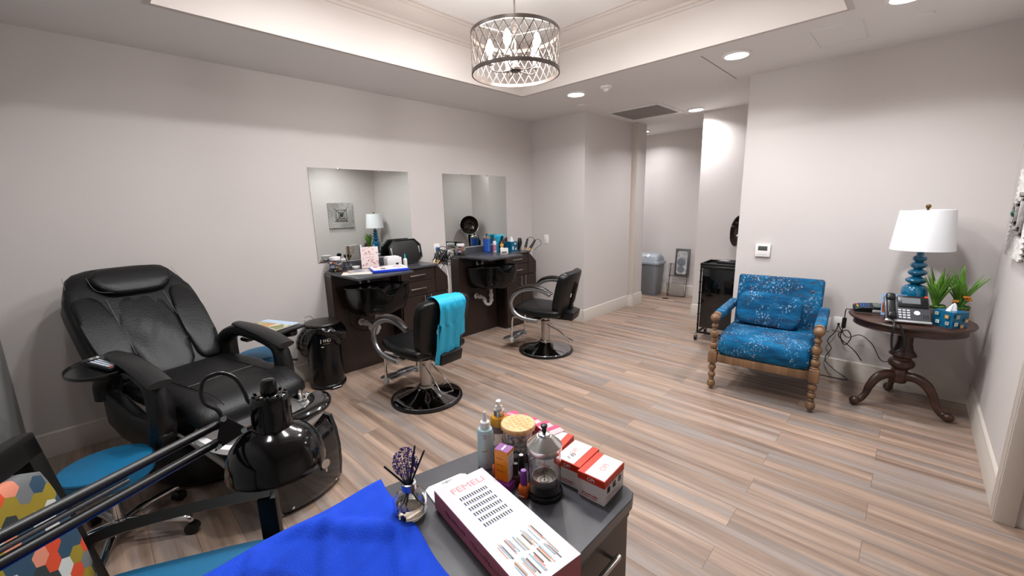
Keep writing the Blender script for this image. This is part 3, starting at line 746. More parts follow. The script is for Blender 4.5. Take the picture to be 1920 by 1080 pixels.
# arms
for sg, yc in ((-1, yo - .315), (1, yo + .28)):
    m = MB(); poly = [(-.60, .44), (-.72, .60), (-.70, .70), (-.60, .748), (-.42, .765), (-.2, .745), (-.03, .70), (.02, .68), (.035, .56), (.03, .44), (-.02, .37), (-.2, .34), (-.45, .36)]
    hole = [(-.50, .60), (-.46, .69), (-.38, .712), (-.22, .70), (-.1, .665), (-.075, .6), (-.09, .52), (-.15, .475), (-.3, .46), (-.44, .50)]
    # ring between outer poly and hole, as a swept frame
    path = [(-.62, yc, .50), (-.61, yc, .58 + .06 * (sg > 0)), (-.54, yc, .64 + .06 * (sg > 0)), (-.42, yc, .70 + .03 * (sg > 0)), (-.22, yc, .718), (-.06, yc, .682), (-.022, yc, .60), (-.025, yc, .50), (-.06, yc, .42)]
    m.tube(path, [.062, .06, .05, .042, .04, .044, .05, .054, .056], n=14, sm=6, flat=(.85, 1))
    a_ = m.out('arm', HP, t, ang=60)
    m = MB(); m.prism([(-.62, .36), (-.62, .56), (-.52, .53), (-.30, .48), (-.05, .50), (.02, .44), (-.03, .36), (-.2, .31), (-.45, .31)], 'y', yc - .035, yc + .035, .02, 3); m.out('arm_side', HP, a_)
    m = MB(); m.tube([(-.46, yc, .77), (-.3, yc, .762), (-.12, yc, .738), (.03, yc, .70)], [.030, .043, .046, .045], n=12, sm=6, flat=(1.1, .42)); m.out('arm_pad', mat('arm_pad', '#19191a', .4), a_, ang=60)
# trays
TB = mat('tray_black', '#0d0d0e', .22)
m = MB(); m.lathe([(0, 0), (.185, 0), (.20, .008), (.203, .02), (.196, .022), (.19, .012), (0, .010)], c=(0, 0, 0), n=40, sx=1, sy=.68, M=T(-.42, yo - .37, .715) @ RZ(-20)); m.b2((-.06, -.02, -.03), (.06, .12, 0), .01, M=T(-.42, yo - .42, .71)); m.out('tray', TB, t)
m = MB(); m.b2((-.20, -.11, 0), (.17, .11, .018), .008, 3, M=T(-.47, yo + .51, .665) @ RZ(8)); m.lathe([(0, 0), (.04, 0), (.045, .01), (.045, .03), (0, .03)], c=(-.33, yo + .53, .635)); m.b2((-.5, yo + .30, .64), (-.42, yo + .45, .665), .01); m.out('tray', TB, t)
# underside: round rear base shell and footbath hull
m = MB(); m.lathe([(0, 0), (.26, 0), (.30, .04), (.31, .12), (.27, .24), (.2, .31), (0, .34)], c=(-.42, yo, 0), n=40, sx=1.1, sy=.9); m.out('base_shell', HP, t)
m = MB()
hull = [(-.10, .40), (.05, .36), (.2, .295), (.28, .20), (.33, .08), (.345, .0), (.40, .0), (.445, .04), (.46, .12), (.465, .22), (.45, .32), (.42, .385), (.38, .385), (.1, .40)]
TC = .0
def hw(z): return .16 + .22 * z
def yc_(z): return .09 - .225 * z
for sg in (-1, 1):
    m.loft([[(x, yc_(z) + sg * (hw(z) - .02), z) for x, z in hull], [(x, yc_(z) + sg * hw(z), z) for x, z in hull]])
hs = m.out('footbath_side', HG, t)
m = MB(); inner = [(-.10, .395), (.05, .355), (.2, .29), (.28, .195), (.33, .075), (.345, .002)]
sw = []
for (x, z), (dx, dz) in zip(inner, ((-.01, .02), (.03, .045), (.05, .05), (.065, .04), (.075, .02), (.075, 0))): sw.append((x, z, x + dx, z + dz))
m.loft([[(x, yc_(z) - hw(z) - .008, z), (X, yc_(Z) - hw(Z) - .008, Z), (X, yc_(Z) - hw(Z) + .004, Z), (x, yc_(z) - hw(z) + .004, z)] for x, z, X, Z in sw]); m.out('white_trim', WP, t)
def smooth(P, v):
    q = v * (len(P) - 1); i = min(int(q), len(P) - 2); f = q - i
    return tuple(a + (b - a) * f for a, b in zip(P[i], P[i + 1]))
FP = [(.40, 0), (.43, .03), (.445, .12), (.45, .22), (.435, .32), (.40, .37)]
def front(u, v):
    p_ = smooth(FP, v); return (p_[0] + .04 * (1 - (2 * u - 1) ** 2), yc_(p_[1]) + (2 * u - 1) * (hw(p_[1]) - .005), p_[1])
m = MB(); m.grid(front, 16, 15); m.out('front_panel', HG, t, solid=.02, ang=50)
m = MB()
for u_, v_ in ((.12, .22), (.86, .22)):
    q_ = Vector(front(u_, v_)); m.cyl(q_ - Vector((.01, 0, 0)), q_ + Vector((.014, 0, 0)), .007, n=10)
m.out('screw', CHROME, t)
q_ = Vector(front(.68, .55)); m = MB(); m.cyl(q_, q_ + Vector((.03, 0, 0)), .024, n=20); m.box(q_ + Vector((.025, 0, -.03)), (.01, .012, .03), .002); m.out('drain_knob', STEEL, t)
def ring(z, a, b_, cx=.215): return [(cx + a * math.copysign(abs(math.cos(w)) ** .7, math.cos(w)), TC + b_ * math.copysign(abs(math.sin(w)) ** .7, math.sin(w)), z) for w in [2 * PI * i / 40 for i in range(40)]]
m = MB(); m.loft([ring(.32, .15, .14), ring(.35, .22, .20), ring(.41, .252, .262), ring(.43, .245, .255), ring(.43, .21, .225), ring(.37, .185, .19), ring(.25, .15, .14), ring(.22, .08, .08)]); m.out('basin', WP, t, ang=45)
m = MB(); m.tube([(.41, TC + .03, .455), (.43, TC + .10, .46), (.425, TC + .17, .465), (.37, TC + .225, .47), (.30, TC + .245, .47)], [.035, .045, .048, .045, .035], n=14, sm=6, flat=(1.2, .55)); m.out('foot_rest_pad', HG, t, ang=60)
m = MB(); m.tube([(.20, TC + .23, .42), (.20, TC + .23, .475), (.24, TC + .20, .488), (.27, TC + .18, .46)], .011, sm=5, n=10); m.b2((.14, TC + .20, .42), (.26, TC + .27, .445), .008); m.cyl((.165, TC + .24, .43), (.165, TC + .24, .475), .014, n=12); m.out('spout', CHROME, t)
m = MB(); m.tube([(-.5, yo - .25, .36), (-.56, yo - .24, .28), (-.58, yo - .26, .16), (-.66, yo - .3, .02), (-.78, yo - .32, .008)], .006, sm=6); m.tube([(-.46, yo - .24, .36), (-.52, yo - .2, .25), (-.5, yo - .24, .15), (-.6, yo - .2, .01)], .005, sm=6); m.cyl((-.56, yo - .24, .3), (-.46, yo - .24, .33), .006); m.out('power_cable', BLKP, t)
# remote on the left tray, magazine on the right tray
fr = t
M0 = T(-2.46, .43, 0) @ RZ(15)
r = thing('remote_control', 'dark remote control lying on the massage chair\'s near side tray', 'remote control'); r.matrix_world = M0 @ T(-.39, yo - .37, .731) @ RZ(5)
MB().b2((-.105, -.028, 0), (.105, .028, .018), .005, 3).out('body', mat('remote_body', '#20242c', .3), r)
m = MB()
for i in range(11):
    for j in range(3): m.b2((-.09 + i * .0165, -.019 + j * .0145, .017), (-.09 + i * .0165 + .011, -.019 + j * .0145 + .0095, .0205), .001, 1)
m.out('buttons', mat('remote_btn', '#c9cfdb', .4), r)
MB().b2((.086, -.018, .017), (.097, -.004, .021), .001).out('power_button', mat('red_btn', '#d2492a', .4), r)
def printed(name, stops, scale=9, vor=True, rough=.25):
    m_, nt, b, N, L = nodes(name); tc = N('ShaderNodeTexCoord'); n = N('ShaderNodeTexVoronoi' if vor else 'ShaderNodeTexNoise'); n.inputs['Scale'].default_value = scale
    L(tc.outputs['Object'], n.inputs['Vector']); r_ = ramp(nt, stops, 'LINEAR')
    if vor:
        s_ = N('ShaderNodeSeparateXYZ'); L(n.outputs['Color'], s_.inputs[0]); L(s_.outputs['X'], r_.inputs['Fac'])
    else: L(n.outputs['Fac'], r_.inputs['Fac'])
    L(r_.outputs[0], b.inputs['Base Color']); b.inputs['Roughness'].default_value = rough; return m_
g = thing('magazine', 'glossy landscape magazine lying on the massage chair\'s wall side tray', 'magazine'); g.matrix_world = M0 @ T(-.50, yo + .50, .686) @ RZ(8)
MB().b2((-.15, -.105, 0), (.15, .105, .006), .001, 1).out('pages', WHITE, g)
MB().b2((-.151, -.106, .006), (.151, .106, .0068)).out('cover', printed('landscape_cover', [(0, '#6f7a3c'), (.3, '#a9a06a'), (.55, '#d9d4c6'), (.75, '#c4803f'), (1, '#bfd7ee')], 12), g)
MB().b2((-.151, .045, .0068), (.151, .106, .0074)).out('sky_photo', mat('sky_print', '#b9d2ea', .2), g)

# ================================================================== rolling stools
def stool(lb, x, y, z, r, rz):
    s_ = thing('rolling_stool', lb, 'stool', (x, y, 0), rz=rz, group='teal rolling pedicure stools')
    MB().lathe([(0, z - .085), (r - .02, z - .085), (r - .003, z - .07), (r, z - .03), (r, z - .012), (r - .006, z - .003), (r * .8, z + .003), (0, z + .006)], n=56).out('seat', TEAL, s_, ang=40)
    MB().tube([(r * .995 * math.cos(a), r * .995 * math.sin(a), z - .009) for a in [2 * PI * i / 56 for i in range(56)]], .0028, n=6, closed=True).out('piping', mat('teal_piping', '#063349', .5), s_)
    m = MB(); m.lathe([(.06, z - .085), (.062, z - .10), (.03, z - .115), (.018, z - .12), (.018, .13), (.024, .128), (.024, .10), (.036, .095), (.036, .075), (0, .07)], n=24); m.out('column', CHROME, s_)
    m = MB(); m.tube([(0, .03, z - .1), (.07, .10, z - .105), (.10, .15, z - .11)], .004, n=6); m.box((.115, .165, z - .112), (.06, .022, .012), .004, M=Matrix()); m.out('height_lever', BLKP, s_)
    for k in range(5):
        a = math.radians(72 * k + 26); c_, q = math.cos(a), math.sin(a)
        lg = MB().tube([(.02 * c_, .02 * q, .10), (.10 * c_, .10 * q, .102), (.20 * c_, .20 * q, .088), (.27 * c_, .27 * q, .075), (.277 * c_, .277 * q, .06)], [.022, .019, .0165, .0155, .013], n=12, sm=5).out('leg', CHROME, s_, ang=60)
        m = MB(); m.cyl((.277 * c_ - q * .019, .277 * q + c_ * .019, .026), (.277 * c_ + q * .019, .277 * q - c_ * .019, .026), .026, n=20); m.cyl((.277 * c_, .277 * q, .04), (.277 * c_, .277 * q, .066), .008, n=8); m.out('caster', BLKP, lg)
    return s_
stool('teal rolling stool with chrome star base in front of the massage chair', -2.40, -.08, .40, .158, 29)
stool('teal rolling stool mostly hidden behind the massage chair\'s far arm', -3.34, .79, .44, .16, 28)

# ================================================================== client chair with hexagon fabric
HX = hex_fabric(); BW = mat('black_lacquer_wood', '#060505', .45, spec=.3, noise=(30, .2))
t = thing('client_armchair', 'black wooden armchair with hexagon pattern back and teal seat', 'chair', (-1.229, -.077, 0), rz=62.8)
Bk = T(-.173, 0, .40) @ RY(-9.6)
m = MB()
for sg in (-1, 1): m.b2((-.03, sg * .255 - .025, -.06), (.015, sg * .255 + .025, .50), .006, M=Bk)
m.b2((-.03, -.28, .445), (.015, .28, .51), .006, M=Bk); m.b2((-.03, -.24, .02), (.012, .24, .06), .005, M=Bk)
m.out('back_frame', BW, t)
m = MB(); m.pillow((.012, 0, .245), (.055, .47, .41), edge=.85, n=10, M=Matrix()); bp = m.out('back_cushion', HX, t, M=Bk, ang=60)
m = MB(); m.tube([(.0, -.13, .475), (.012, .13, .475)], .012); 
m = MB(); m.pillow((.06, 0, .45), (.46, .46, .09), edge=.65, n=10); m.out('seat', TEAL, t, ang=60)
m = MB(); m.b2((-.17, -.235, .36), (.28, .235, .41), .005); m.out('seat_rail', BW, t)
for sg in (-1, 1):
    m = MB(); m.tube([(-.20, sg * .262, .55), (-.15, sg * .262, .575), (-.05, sg * .262, .592), (.10, sg * .262, .60), (.272, sg * .262, .60)], .024, n=4, sm=4, flat=(1.1, .75)); m.out('arm', BW, t, ang=30)
    m = MB(); m.b2((.235, sg * .262 - .022, .0), (.285, sg * .262 + .022, .59), .004); m.out('leg', BW, t)
    m = MB(); m.prism([(-.26, 0), (-.21, 0), (-.15, .40), (-.19, .42)], 'y', sg * .255 - .022, sg * .255 + .022, .004); m.out('leg', BW, t)
# ================================================================== manicure desk in the foreground
DZ = .75
t = thing('manicure_desk', 'dark manicure desk with charcoal top in front, nail supplies along its edge', 'desk', (0, 0, 0))
poly = [(-.41, -.33), (-.41, .82), (-.42, .845), (-.44, .853), (-.76, .925), (-.785, .915), (-.80, .89), (-.841, .708), (-.898, .448), (-.925, .1), (-.93, -.33)]
MB().prism(poly, 'z', DZ - .028, DZ, .002, 1).out('desktop', TOPM, t)
DK = mat('desk_cabinet', '#4a3f39', .35, noise=(6, .1))
MB().b2((-.78, -.28, 0), (-.447, .83, DZ - .034), .002, 1).out('cabinet', ESPD, t)
MB().b2((-.449, -.28, DZ - .029 - .035), (-.425, .838, DZ - .042), .002).out('top_rail', ESPD, t)
for i, (a, b_) in enumerate(((.49, DZ - .048), (.26, .484), (.03, .254))):
    d_ = MB().b2((-.447, .36, a), (-.428, .835, b_), .0015, 1).out('drawer', DK, t)
    m = MB(); bar_handle(m, (-.428, .60, (a + b_) / 2 + .05), (-.428, .745, (a + b_) / 2 + .05), out=(.026, 0, 0), r=.006); m.out('handle', STEEL, d_)
# towel ------------------------------------------------------------------
TW = mat('royal_blue_towel', '#003fc4', .9, bump=(260, .25), noise=(30, .06))
def towel(u, v):
    # u along x (left -> right), v along y (near -> far)
    x = -.925 + .37 * u + .012 * (1 - v) * 0; y = -.12 + (.565 - .055 * u) * v
    if v > .97: y -= .004 * math.sin(u * 9)
    d = x * .9 - y * .5
    z = DZ + .003 + .016 * max(0, math.sin(d * 27 + 2 * math.sin(y * 9))) ** 2 + .010 * max(0, math.sin(x * 19 + y * 41)) ** 3 + .0025 * math.sin(x * 60 + y * 25) ** 2
    e = min(u, 1 - u, 1 - v) ; z = DZ + .003 + (z - DZ - .003) * min(1, e * 12)
    return (x + .004 * math.sin(y * 26), y, z)
m = MB(); m.grid(towel, 60, 80)
tag(m.out('hand_towel', TW, solid=.004, ang=80), 'royal blue towel spread over the near end of the manicure desk', 'towel')

# reed diffuser ------------------------------------------------------------
t = thing('reed_diffuser', 'round glass reed diffuser with purple dried flowers beside the blue towel', 'reed diffuser', (-.765, .432, DZ))
MB().lathe([(0, .0005), (.028, .0005), (.035, .005), (.038, .02), (.038, .042), (.034, .053), (.024, .061), (.0145, .066), (.0145, .078), (.017, .079), (.017, .083), (.0115, .083), (.0115, .064), (.022, .058), (.031, .051), (.0345, .041), (.0345, .02), (.031, .0075), (0, .0065)], n=40).out('bottle', GLASS, t, ang=60)
MB().lathe([(0, .008), (.030, .0085), (.0335, .02), (.0335, .034), (0, .034)], n=32).out('liquid', mat('diffuser_oil', '#fff9ea', .0, trans=1, ior=1.36), t)
m = MB(); m.lathe([(.0125, .066), (.0165, .067), (.0165, .0835), (.012, .084), (.0125, .066)], n=28); m.out('collar', STEEL, t)
RD = mat('black_reed', '#0b0b0c', .6)
for dx, dy, h in ((.030, .008, .19), (.028, .035, .165), (-.033, -.045, .135), (.018, .012, .155)):
    MB().tube([(-dx * .5, -dy * .5, .012), (0, 0, .07), (dx * .9, dy * .9, h * .97)], .0021, n=8).out('reed', RD, t)
PF = mat('purple_flower', '#43307a', .8, noise=(300, .5))
rnd = random.Random(5); m = MB(); st = MB()
for i in range(330):
    a = rnd.uniform(0, 2 * PI); b_ = rnd.uniform(-.9, 1); r = rnd.uniform(.5, 1) ** .5 * .028
    p = (-.008 + r * math.cos(a) * math.sqrt(1 - b_ * b_ * .8), .0 + r * math.sin(a) * math.sqrt(1 - b_ * b_ * .8), .132 + b_ * .030)
    m.sphere(p, rnd.uniform(.0010, .0022), 6)
    if i % 11 == 0: st.tube([(0, 0, .06), (p[0] * .4, p[1] * .4, .09), p], .0006, n=4)
fl = m.out('dried_flowers', PF, t, ang=0); st.out('flower_stems', mat('dry_stem', '#5d5560', .8), t)

# lash box -------------------------------------------------------------------
t = thing('lash_display_box', 'long white and dusty pink FEMELI lash box lying on the desk', 'box', (-.735, .478, DZ + .0045), rz=-8.6)
L_, W_, H_ = .34, .135, .047
PK = mat('dusty_pink_card', '#b3646f', .4); WC = mat('white_card', '#d3cfd5', .3); INK = mat('print_black', '#1a1a1c', .5); PINKT = mat('print_rose', '#d98d92', .5)
MB().b2((0, 0, 0), (L_, W_, H_), .0015, 1).out('box_body', PK, t)
MB().b2((.0006, .0006, H_), (L_ - .0006, W_ - .0006, H_ + .0006)).out('front_face', WC, t)
text('lettering', 'FEMELI', .027, PINKT, t, T(.036, W_ * .5 + .004, H_ + .0006) @ RZ(90), ext=.0003, sx=1.12)
BL = mat('print_periwinkle', '#9ea4dd', .5)
m = MB(); mb2 = MB()
for k in range(6):
    x = .072 + k * .0195
    for i in range(12):
        y = .033 + i * .0062
        m.b2((x - .0085, y - .0013, H_ + .0005), (x + .001, y + .0013, H_ + .0011))
        for q in (-1, 1): m.b2((x - .0085, y + q * .0016 - .0004, H_ + .0005), (x - .0065, y + q * .0016 + .0004, H_ + .0009))
    mb2.b2((x + .001, .030, H_ + .0005), (x + .0024, .105, H_ + .0008))
m.out('lash_print', INK, t, ang=0); mb2.out('lash_shade_print', BL, t, ang=0)
rnd = random.Random(3); pals = [mat('tool_' + n, c, .4) for n, c in (('coral', '#e0795f'), ('gold', '#d6ab63'), ('steel', '#8e9198'), ('rose', '#d9a59b'), ('black', '#2b2b2e'), ('blue', '#86b3c7'))]
for pi_, pm in enumerate(pals * 2):
    m = MB()
    for i in range(5):
        row = pi_ // 6; y = .016 + i * .0195 + rnd.random() * .012; x0_ = .222 + row * .052 + rnd.random() * .012; ln = .028 + rnd.random() * .014
        m.b2((x0_, y, H_ + .0005), (x0_ + ln, y + .0016 + rnd.random() * .0012, H_ + .001 + .0001 * (pi_ % 6)))
    m.out('tool_print', pm, t, ang=0)
m = MB()
def scrib(m, x0, x1, z, a):
    P = []; n = 60
    for i in range(n):
        q = i / (n - 1); P.append((x0 + (x1 - x0) * q + .003 * math.sin(q * 75), -.0004, z + a * math.sin(q * 90) * (.4 + .6 * abs(math.sin(q * 9)))))
    m.tube(P, .00045, n=4)
scrib(m, .05, .14, .024, .006); scrib(m, .155, .27, .022, .006); m.out('script_print', mat('print_mauve', '#7c3f4b', .5), t)
t = thing('clear_hang_tab', 'translucent white plastic hang tab sticking out from under the lash box', 'plastic tab', (-.735, .478, DZ + .0005), rz=-8.6)
MB().prism([(-.080, .022), (-.072, .010), (.10, .004), (.10, .128), (-.066, .124), (-.076, .112)], 'z', 0, .0035, .001, 1).out('tab', mat('frosted_plastic', '#e6e8ea', .25, spec=.6), t)
m = MB(); m.b2((-.069, .055, .0035), (-.066, .082, .0042)); m.cyl((-.067, .068, .0035), (-.067, .068, .0043), .005, n=14); m.out('hang_hole', mat('tab_slot', '#9a9da0', .5), t)

# bottles --------------------------------------------------------------------
t = thing('lotion_bottle', 'pale blue lotion bottle with white pointed twist cap', 'bottle', (-.771, .676, DZ))
MB().lathe([(0, .0), (.020, .0), (.022, .003), (.022, .10), (.019, .111), (.011, .117), (.010, .12), (0, .12)], n=32).out('bottle_body', mat('pale_blue_plastic', '#b5d2d6', .25), t)
MB().lathe([(.0, .116), (.0125, .116), (.0125, .131), (.010, .133), (.007, .135), (.004, .152), (.0025, .159), (0, .159)], n=24).out('twist_cap', WHITE, t)
RDP = mat('print_red', '#b93a3a', .5)
m = MB(); 
for zz, a0, a1 in ((.098, -70, -42), (.091, -66, -46), (.052, -85, -45), (.012, -62, -42)):
    for a in range(a0, a1, 4): m.b2((.0217, -.0009, zz + .0006 * (a % 8)), (.0224, .0009, zz + .0018), M=RZ(a + 14))
m.out('label_print', RDP, t)
t = thing('cuticle_oil_bottle', 'amber oil spray bottle with gold collar and white sprayer', 'bottle', (-.811, .768, DZ))
MB().lathe([(0, 0), (.024, 0), (.026, .003), (.026, .085), (.022, .095), (.011, .101), (.010, .105), (0, .105)], n=32).out('bottle_body', mat('frosted_glass', '#e8e1df', .1, trans=.7), t)
MB().lathe([(.0262, .072), (.0265, .085), (.0225, .0955), (.0115, .1015), (.0113, .09)], n=32).out('oil', mat('amber_oil', '#c98d12', .08, coat=.5), t)
MB().lathe([(.0263, .052), (.0267, .052), (.0267, .072), (.0263, .072)], n=32).out('label', mat('label_taupe', '#7d5f60', .5), t)
MB().lathe([(.0, .10), (.0155, .10), (.0155, .117), (.0, .118)], n=28).out('collar', STEEL, t)
m = MB(); m.lathe([(0, .117), (.010, .117), (.010, .128), (.007, .130), (.0065, .145), (0, .147)], n=20); m.b2((-.003, -.007, .136), (.013, .007, .147), .003, M=RZ(-60)); m.out('sprayer', WHITE, t)
t = thing('wooden_lid_jar', 'clear glass canister with pale wooden lid behind the disinfectant jar', 'jar', (-.735, .768, DZ))
MB().lathe([(0, .0005), (.040, .0005), (.044, .004), (.044, .088), (.041, .094), (.041, .098), (.0385, .098), (.0385, .093), (.0412, .087), (.0412, .006), (.038, .004), (0, .004)], n=40).out('glass_body', GLASS, t, ang=60)
t.scale = (1, 1, .92)
WDL = wood_material('bamboo_lid', '#c98f55', '#edc592', .45, 0, 30)
MB().lathe([(0, .096), (.047, .096), (.049, .099), (.049, .108), (.047, .111), (0, .111)], n=48).out('lid', WDL, t)
m = MB()
for i in range(-4, 5):
    for j in range(-4, 5):
        if i * i + j * j < 17 and (i + j) % 2: m.b2((i * .0092 - .003, j * .0092 - .003, .1108), (i * .0092 + .003, j * .0092 + .003, .1114), M=RZ(20))
m.out('lid_weave', mat('lid_weave', '#d79c58', .5), t)
m = MB(); rnd = random.Random(8)
for i in range(40):
    a = rnd.uniform(0, 6.28); r = .034 * rnd.random() ** .5
    m.pillow((r * math.cos(a), r * math.sin(a), .012 + rnd.random() * .055), (.013, .013, .010), edge=.6, n=2)
o = m.out('cotton_balls', mat('cotton', '#b9b5b0', .9), t, ang=80); o['kind'] = 'stuff'
t = thing('disinfectant_jar', 'tall glass disinfectant jar with domed steel lid, black knob and basket', 'jar', (-.581, .697, DZ))
MB().lathe([(0, .0085), (.040, .0085), (.043, .012), (.0415, .02), (.0400, .03), (.0400, .118), (.0385, .124), (.036, .124), (.0375, .117), (.0375, .03), (.0385, .018), (0, .016)], n=44).out('glass_body', GLASS, t, ang=60)
MB().lathe([(0, .0005), (.042, .0005), (.0445, .004), (.0445, .012), (.043, .014), (.041, .009), (0, .009)], n=44).out('base', mat('dark_base', '#1a2323', .15), t)
LID = mat('polished_steel', '#dedcd9', .24, 1)
MB().lathe([(.0415, .118), (.0425, .120), (.0428, .1335), (.0405, .1365), (.018, .157), (.0155, .157), (.0145, .1625), (.006, .166), (0, .166)], n=48).out('lid', LID, t, ang=30)
MB().lathe([(0, .16), (.006, .162), (.0055, .176), (.008, .178), (.0085, .183), (.004, .186), (0, .186)], n=20).out('knob', BLKP, t)
m = MB(); m.lathe([(0, .032), (.030, .032), (.031, .034), (.031, .050), (.030, .050), (.030, .035), (0, .035)], n=36); m.cyl((0, 0, .034), (0, 0, .16), .0012, n=8)
for rr_ in (.01, .02): m.lathe([(rr_, .036), (rr_ + .001, .037), (rr_ + .001, .035)], n=24)
m.out('basket', STEEL, t)
# boxes and polish -------------------------------------------------------------
t = thing('nail_treatment_box', 'orange upright box with purple top standing on a purple box', 'box', (-.675, .652, DZ + .0215), rz=14)
OR = mat('orange_card', '#f59412', .35); PU = mat('purple_card', '#7a2f84', .35)
MB().b2((-.019, -.015, 0), (.019, .015, .082), .0008, 1).out('carton', WHITE, t)
m = MB(); m.b2((-.0194, -.0155, .0005), (.0192, -.0146, .0825)); m.b2((-.0194, -.0155, .0005), (-.0186, .0155, .0825)); m.b2((-.0194, -.0157, .074), (.0196, .0157, .0823)); m.out('orange_face', OR, t)
MB().b2((-.0192, -.0153, .0822), (.0192, .0153, .0832)).out('purple_top', PU, t)
MB().b2((-.003, -.010, .0830), (.002, .010, .0836)).out('label_print', WHITE, t)
m = MB()
for zz in (.060, .042, .026): m.b2((-.014, -.0159, zz), (.006, -.0154, zz + .0012))
m.out('label_print', mat('print_brown', '#7b4a1a', .5), t)
m = MB()
for k in range(7): m.b2((.0190, -.010, .066 - k * .005), (.0196, .008 - (k % 3) * .004, .0672 - k * .005))
m.out('fine_print', mat('print_grey', '#8b8b90', .5), t)
t = tag(MB().b2((-.024, -.019, 0), (.026, .022, .021), .001, 1).out('flat_purple_box', PU, M=T(-.672, .648, DZ) @ RZ(8)), 'flat purple box lying under the upright orange box', 'box')
def polish(lb, x, y, col, capc, h=.033, ch=.037, r=.0135, sq=.72, gl=.08, z=DZ):
    t = thing('nail_polish_bottle', lb, 'nail polish', (x, y, z), rz=20, group='small polish bottles by the orange box')
    m = MB(); q = r * 1.0
    m.loft([[(rr * math.copysign(abs(math.cos(a)) ** sq, math.cos(a)), rr * math.copysign(abs(math.sin(a)) ** sq, math.sin(a)), zz) for a in [2 * PI * (i + .5) / 24 for i in range(24)]] for rr, zz in ((r * .85, 0), (r, .004), (r, h * .72), (r * .8, h * .92), (r * .45, h), (r * .45, h + .003))])
    m.out('bottle_body', col, t, ang=50)
    MB().lathe([(0, h), (r * .62, h), (r * .64, h + .003), (r * .55, h + ch - .002), (r * .48, h + ch), (0, h + ch)], n=24).out('cap', capc, t)
    return t
PCAP = mat('purple_cap', '#7c3c9c', .35); BC = mat('black_cap', '#101011', .3)
p1 = polish('orange polish bottle with tall purple cap', -.612, .655, mat('orange_polish', '#c8601a', .06, coat=.6), PCAP)
MB().b2((-.008, -.0139, .006), (.006, -.0132, .0085)).out('label_print', WHITE, p1)
p2_ = polish('black capped polish bottle with white dot on cap, beside the glass jar', -.652, .690, mat('clear_polish', '#b9b2a8', .05, coat=.5), BC, .034, .042)
MB().lathe([(0, .0758), (.005, .0758), (.005, .0768), (0, .0768)], n=14).out('cap_dot', WHITE, p2_)
polish('coral polish bottle half hidden left of the orange box', -.722, .668, mat('coral_polish', '#c0563f', .06, coat=.6), BC, .032, .036, .0115)
polish('brown polish bottle peeking out right of the orange box', -.655, .672, mat('brown_polish', '#3e1c1a', .06, coat=.6), BC, .03, .03, .011)
# red and white cartons -----------------------------------------------------------
RB = mat('vermilion_card', '#d03a20', .4); RW = mat('white_carton', '#e6e2e0', .4)
def carton(lb, x, y, rz, tilt=0, hand=False, win=False):
    t = thing('red_white_carton', lb, 'box', (x, y, DZ + (.006 if tilt else 0)), rz=rz, rx=tilt * 0, ry=-tilt, group='red and white nail tip cartons')
    w_, d_, h_ = .072, .098, .064    # local x = width along the row, y = depth
    MB().b2((-w_, 0, 0), (0, d_, h_), .0008, 1).out('carton', RW, t)
    m = MB(); m.b2((-w_ - .001, -.001, h_ - .018), (.001, d_ + .001, h_ + .0008), .0008, 1); m.out('lid_band', RB, t)
    m = MB(); m.b2((-w_ + .001, .001, h_ + .0006), (-.018, d_ - .001, h_ + .0018)); m.out('lid_top', RW, t) if not win else None
    if win: m = MB(); m.b2((-w_ + .018, .001, h_ + .0006), (-.001, d_ - .001, h_ + .0018)); m.out('lid_top', RW, t)
    text('lettering', 'OPI', .013, WHITE, t, T(-w_ * .5, -.0011, h_ - .009) @ RX(90), ext=.0003)
    text('lettering', 'OPI', .020, PINKT, t, T(-w_ * .5 + (.009 if win else -.009), d_ * .5, h_ + .0018) @ RZ(90), ext=.0002)
    if hand: text('handwriting', 'F 85', .016, INK, t, T(-w_ * .55, d_ * .28, h_ + .0019) @ RZ(85), ext=.0002, shear=.2)
    m = MB(); scrib(m, -.06, -.018, .014, .0025); scrib(m, -.065, -.02, .008, .001); m.out('small_print', RDP, t)
    if win:
        text('lettering', 'OPI', .010, PINKT, t, T(.0011, .022, h_ - .009) @ RZ(90) @ RX(90), ext=.0002)
        m = MB()
        for k in range(3): m.b2((.0002, .014 + k * .028, .028), (.0012, .026 + k * .028, .042))
        m.out('window', mat('carton_window', '#171412', .2), t)
        m = MB()
        for k in range(4): m.b2((.0002, .012, .006 + k * .004), (.0009, .085 - k * .01, .0072 + k * .004))
        m.out('fine_print', mat('print_pale', '#cdb9b6', .5), t)
carton('red and white carton nearest the desk corner, with three black squares on its side', -.446, .752, 3, win=True)
carton('red and white carton with handwriting on its lid, middle of three', -.5215, .760, 4, hand=True)
carton('red and white carton tilted against the glass jar, farthest of three', -.600, .772, 10)
# pink cartons ------------------------------------------------------------------------
HP_ = mat('hot_pink_card', '#d33b68', .4); SP = mat('soft_pink_card', '#e9b6bc', .4)
lbs = ['hot pink carton with white ORLY lettering at the far left end of the row', 'hot pink carton second from the left of the pink row', 'pink and white carton in the middle of the pink row', 'pink and white carton next to last in the pink row', 'pink and white carton at the right end of the pink row behind the steel lid']
for i in range(5):
    x = -.855 + i * .0385; y = .795 + i * .004 + (.003 if i % 2 else 0)
    z_ = DZ
    t = thing('pink_carton', lbs[i], 'box', (x + .02, y, z_), rz=-14, group='row of pink cartons'); h_ = .068
    MB().b2((-.0185, .022, 0), (.0185, .064, h_), .0008, 1).out('carton', HP_ if i < 2 else SP, t)
    if i < 2: text('lettering', 'ORLY', .014, WHITE, t, T(.002, .043, h_) @ RZ(35), ext=.0004)
    else:
        m = MB(); m.b2((-.0190, .0215, h_ - .0), (-.004, .0645, h_ + .0008)); m.b2((-.0190, .0214, h_ - .016), (.0190, .0222, h_)); m.out('pink_stripe', HP_, t)

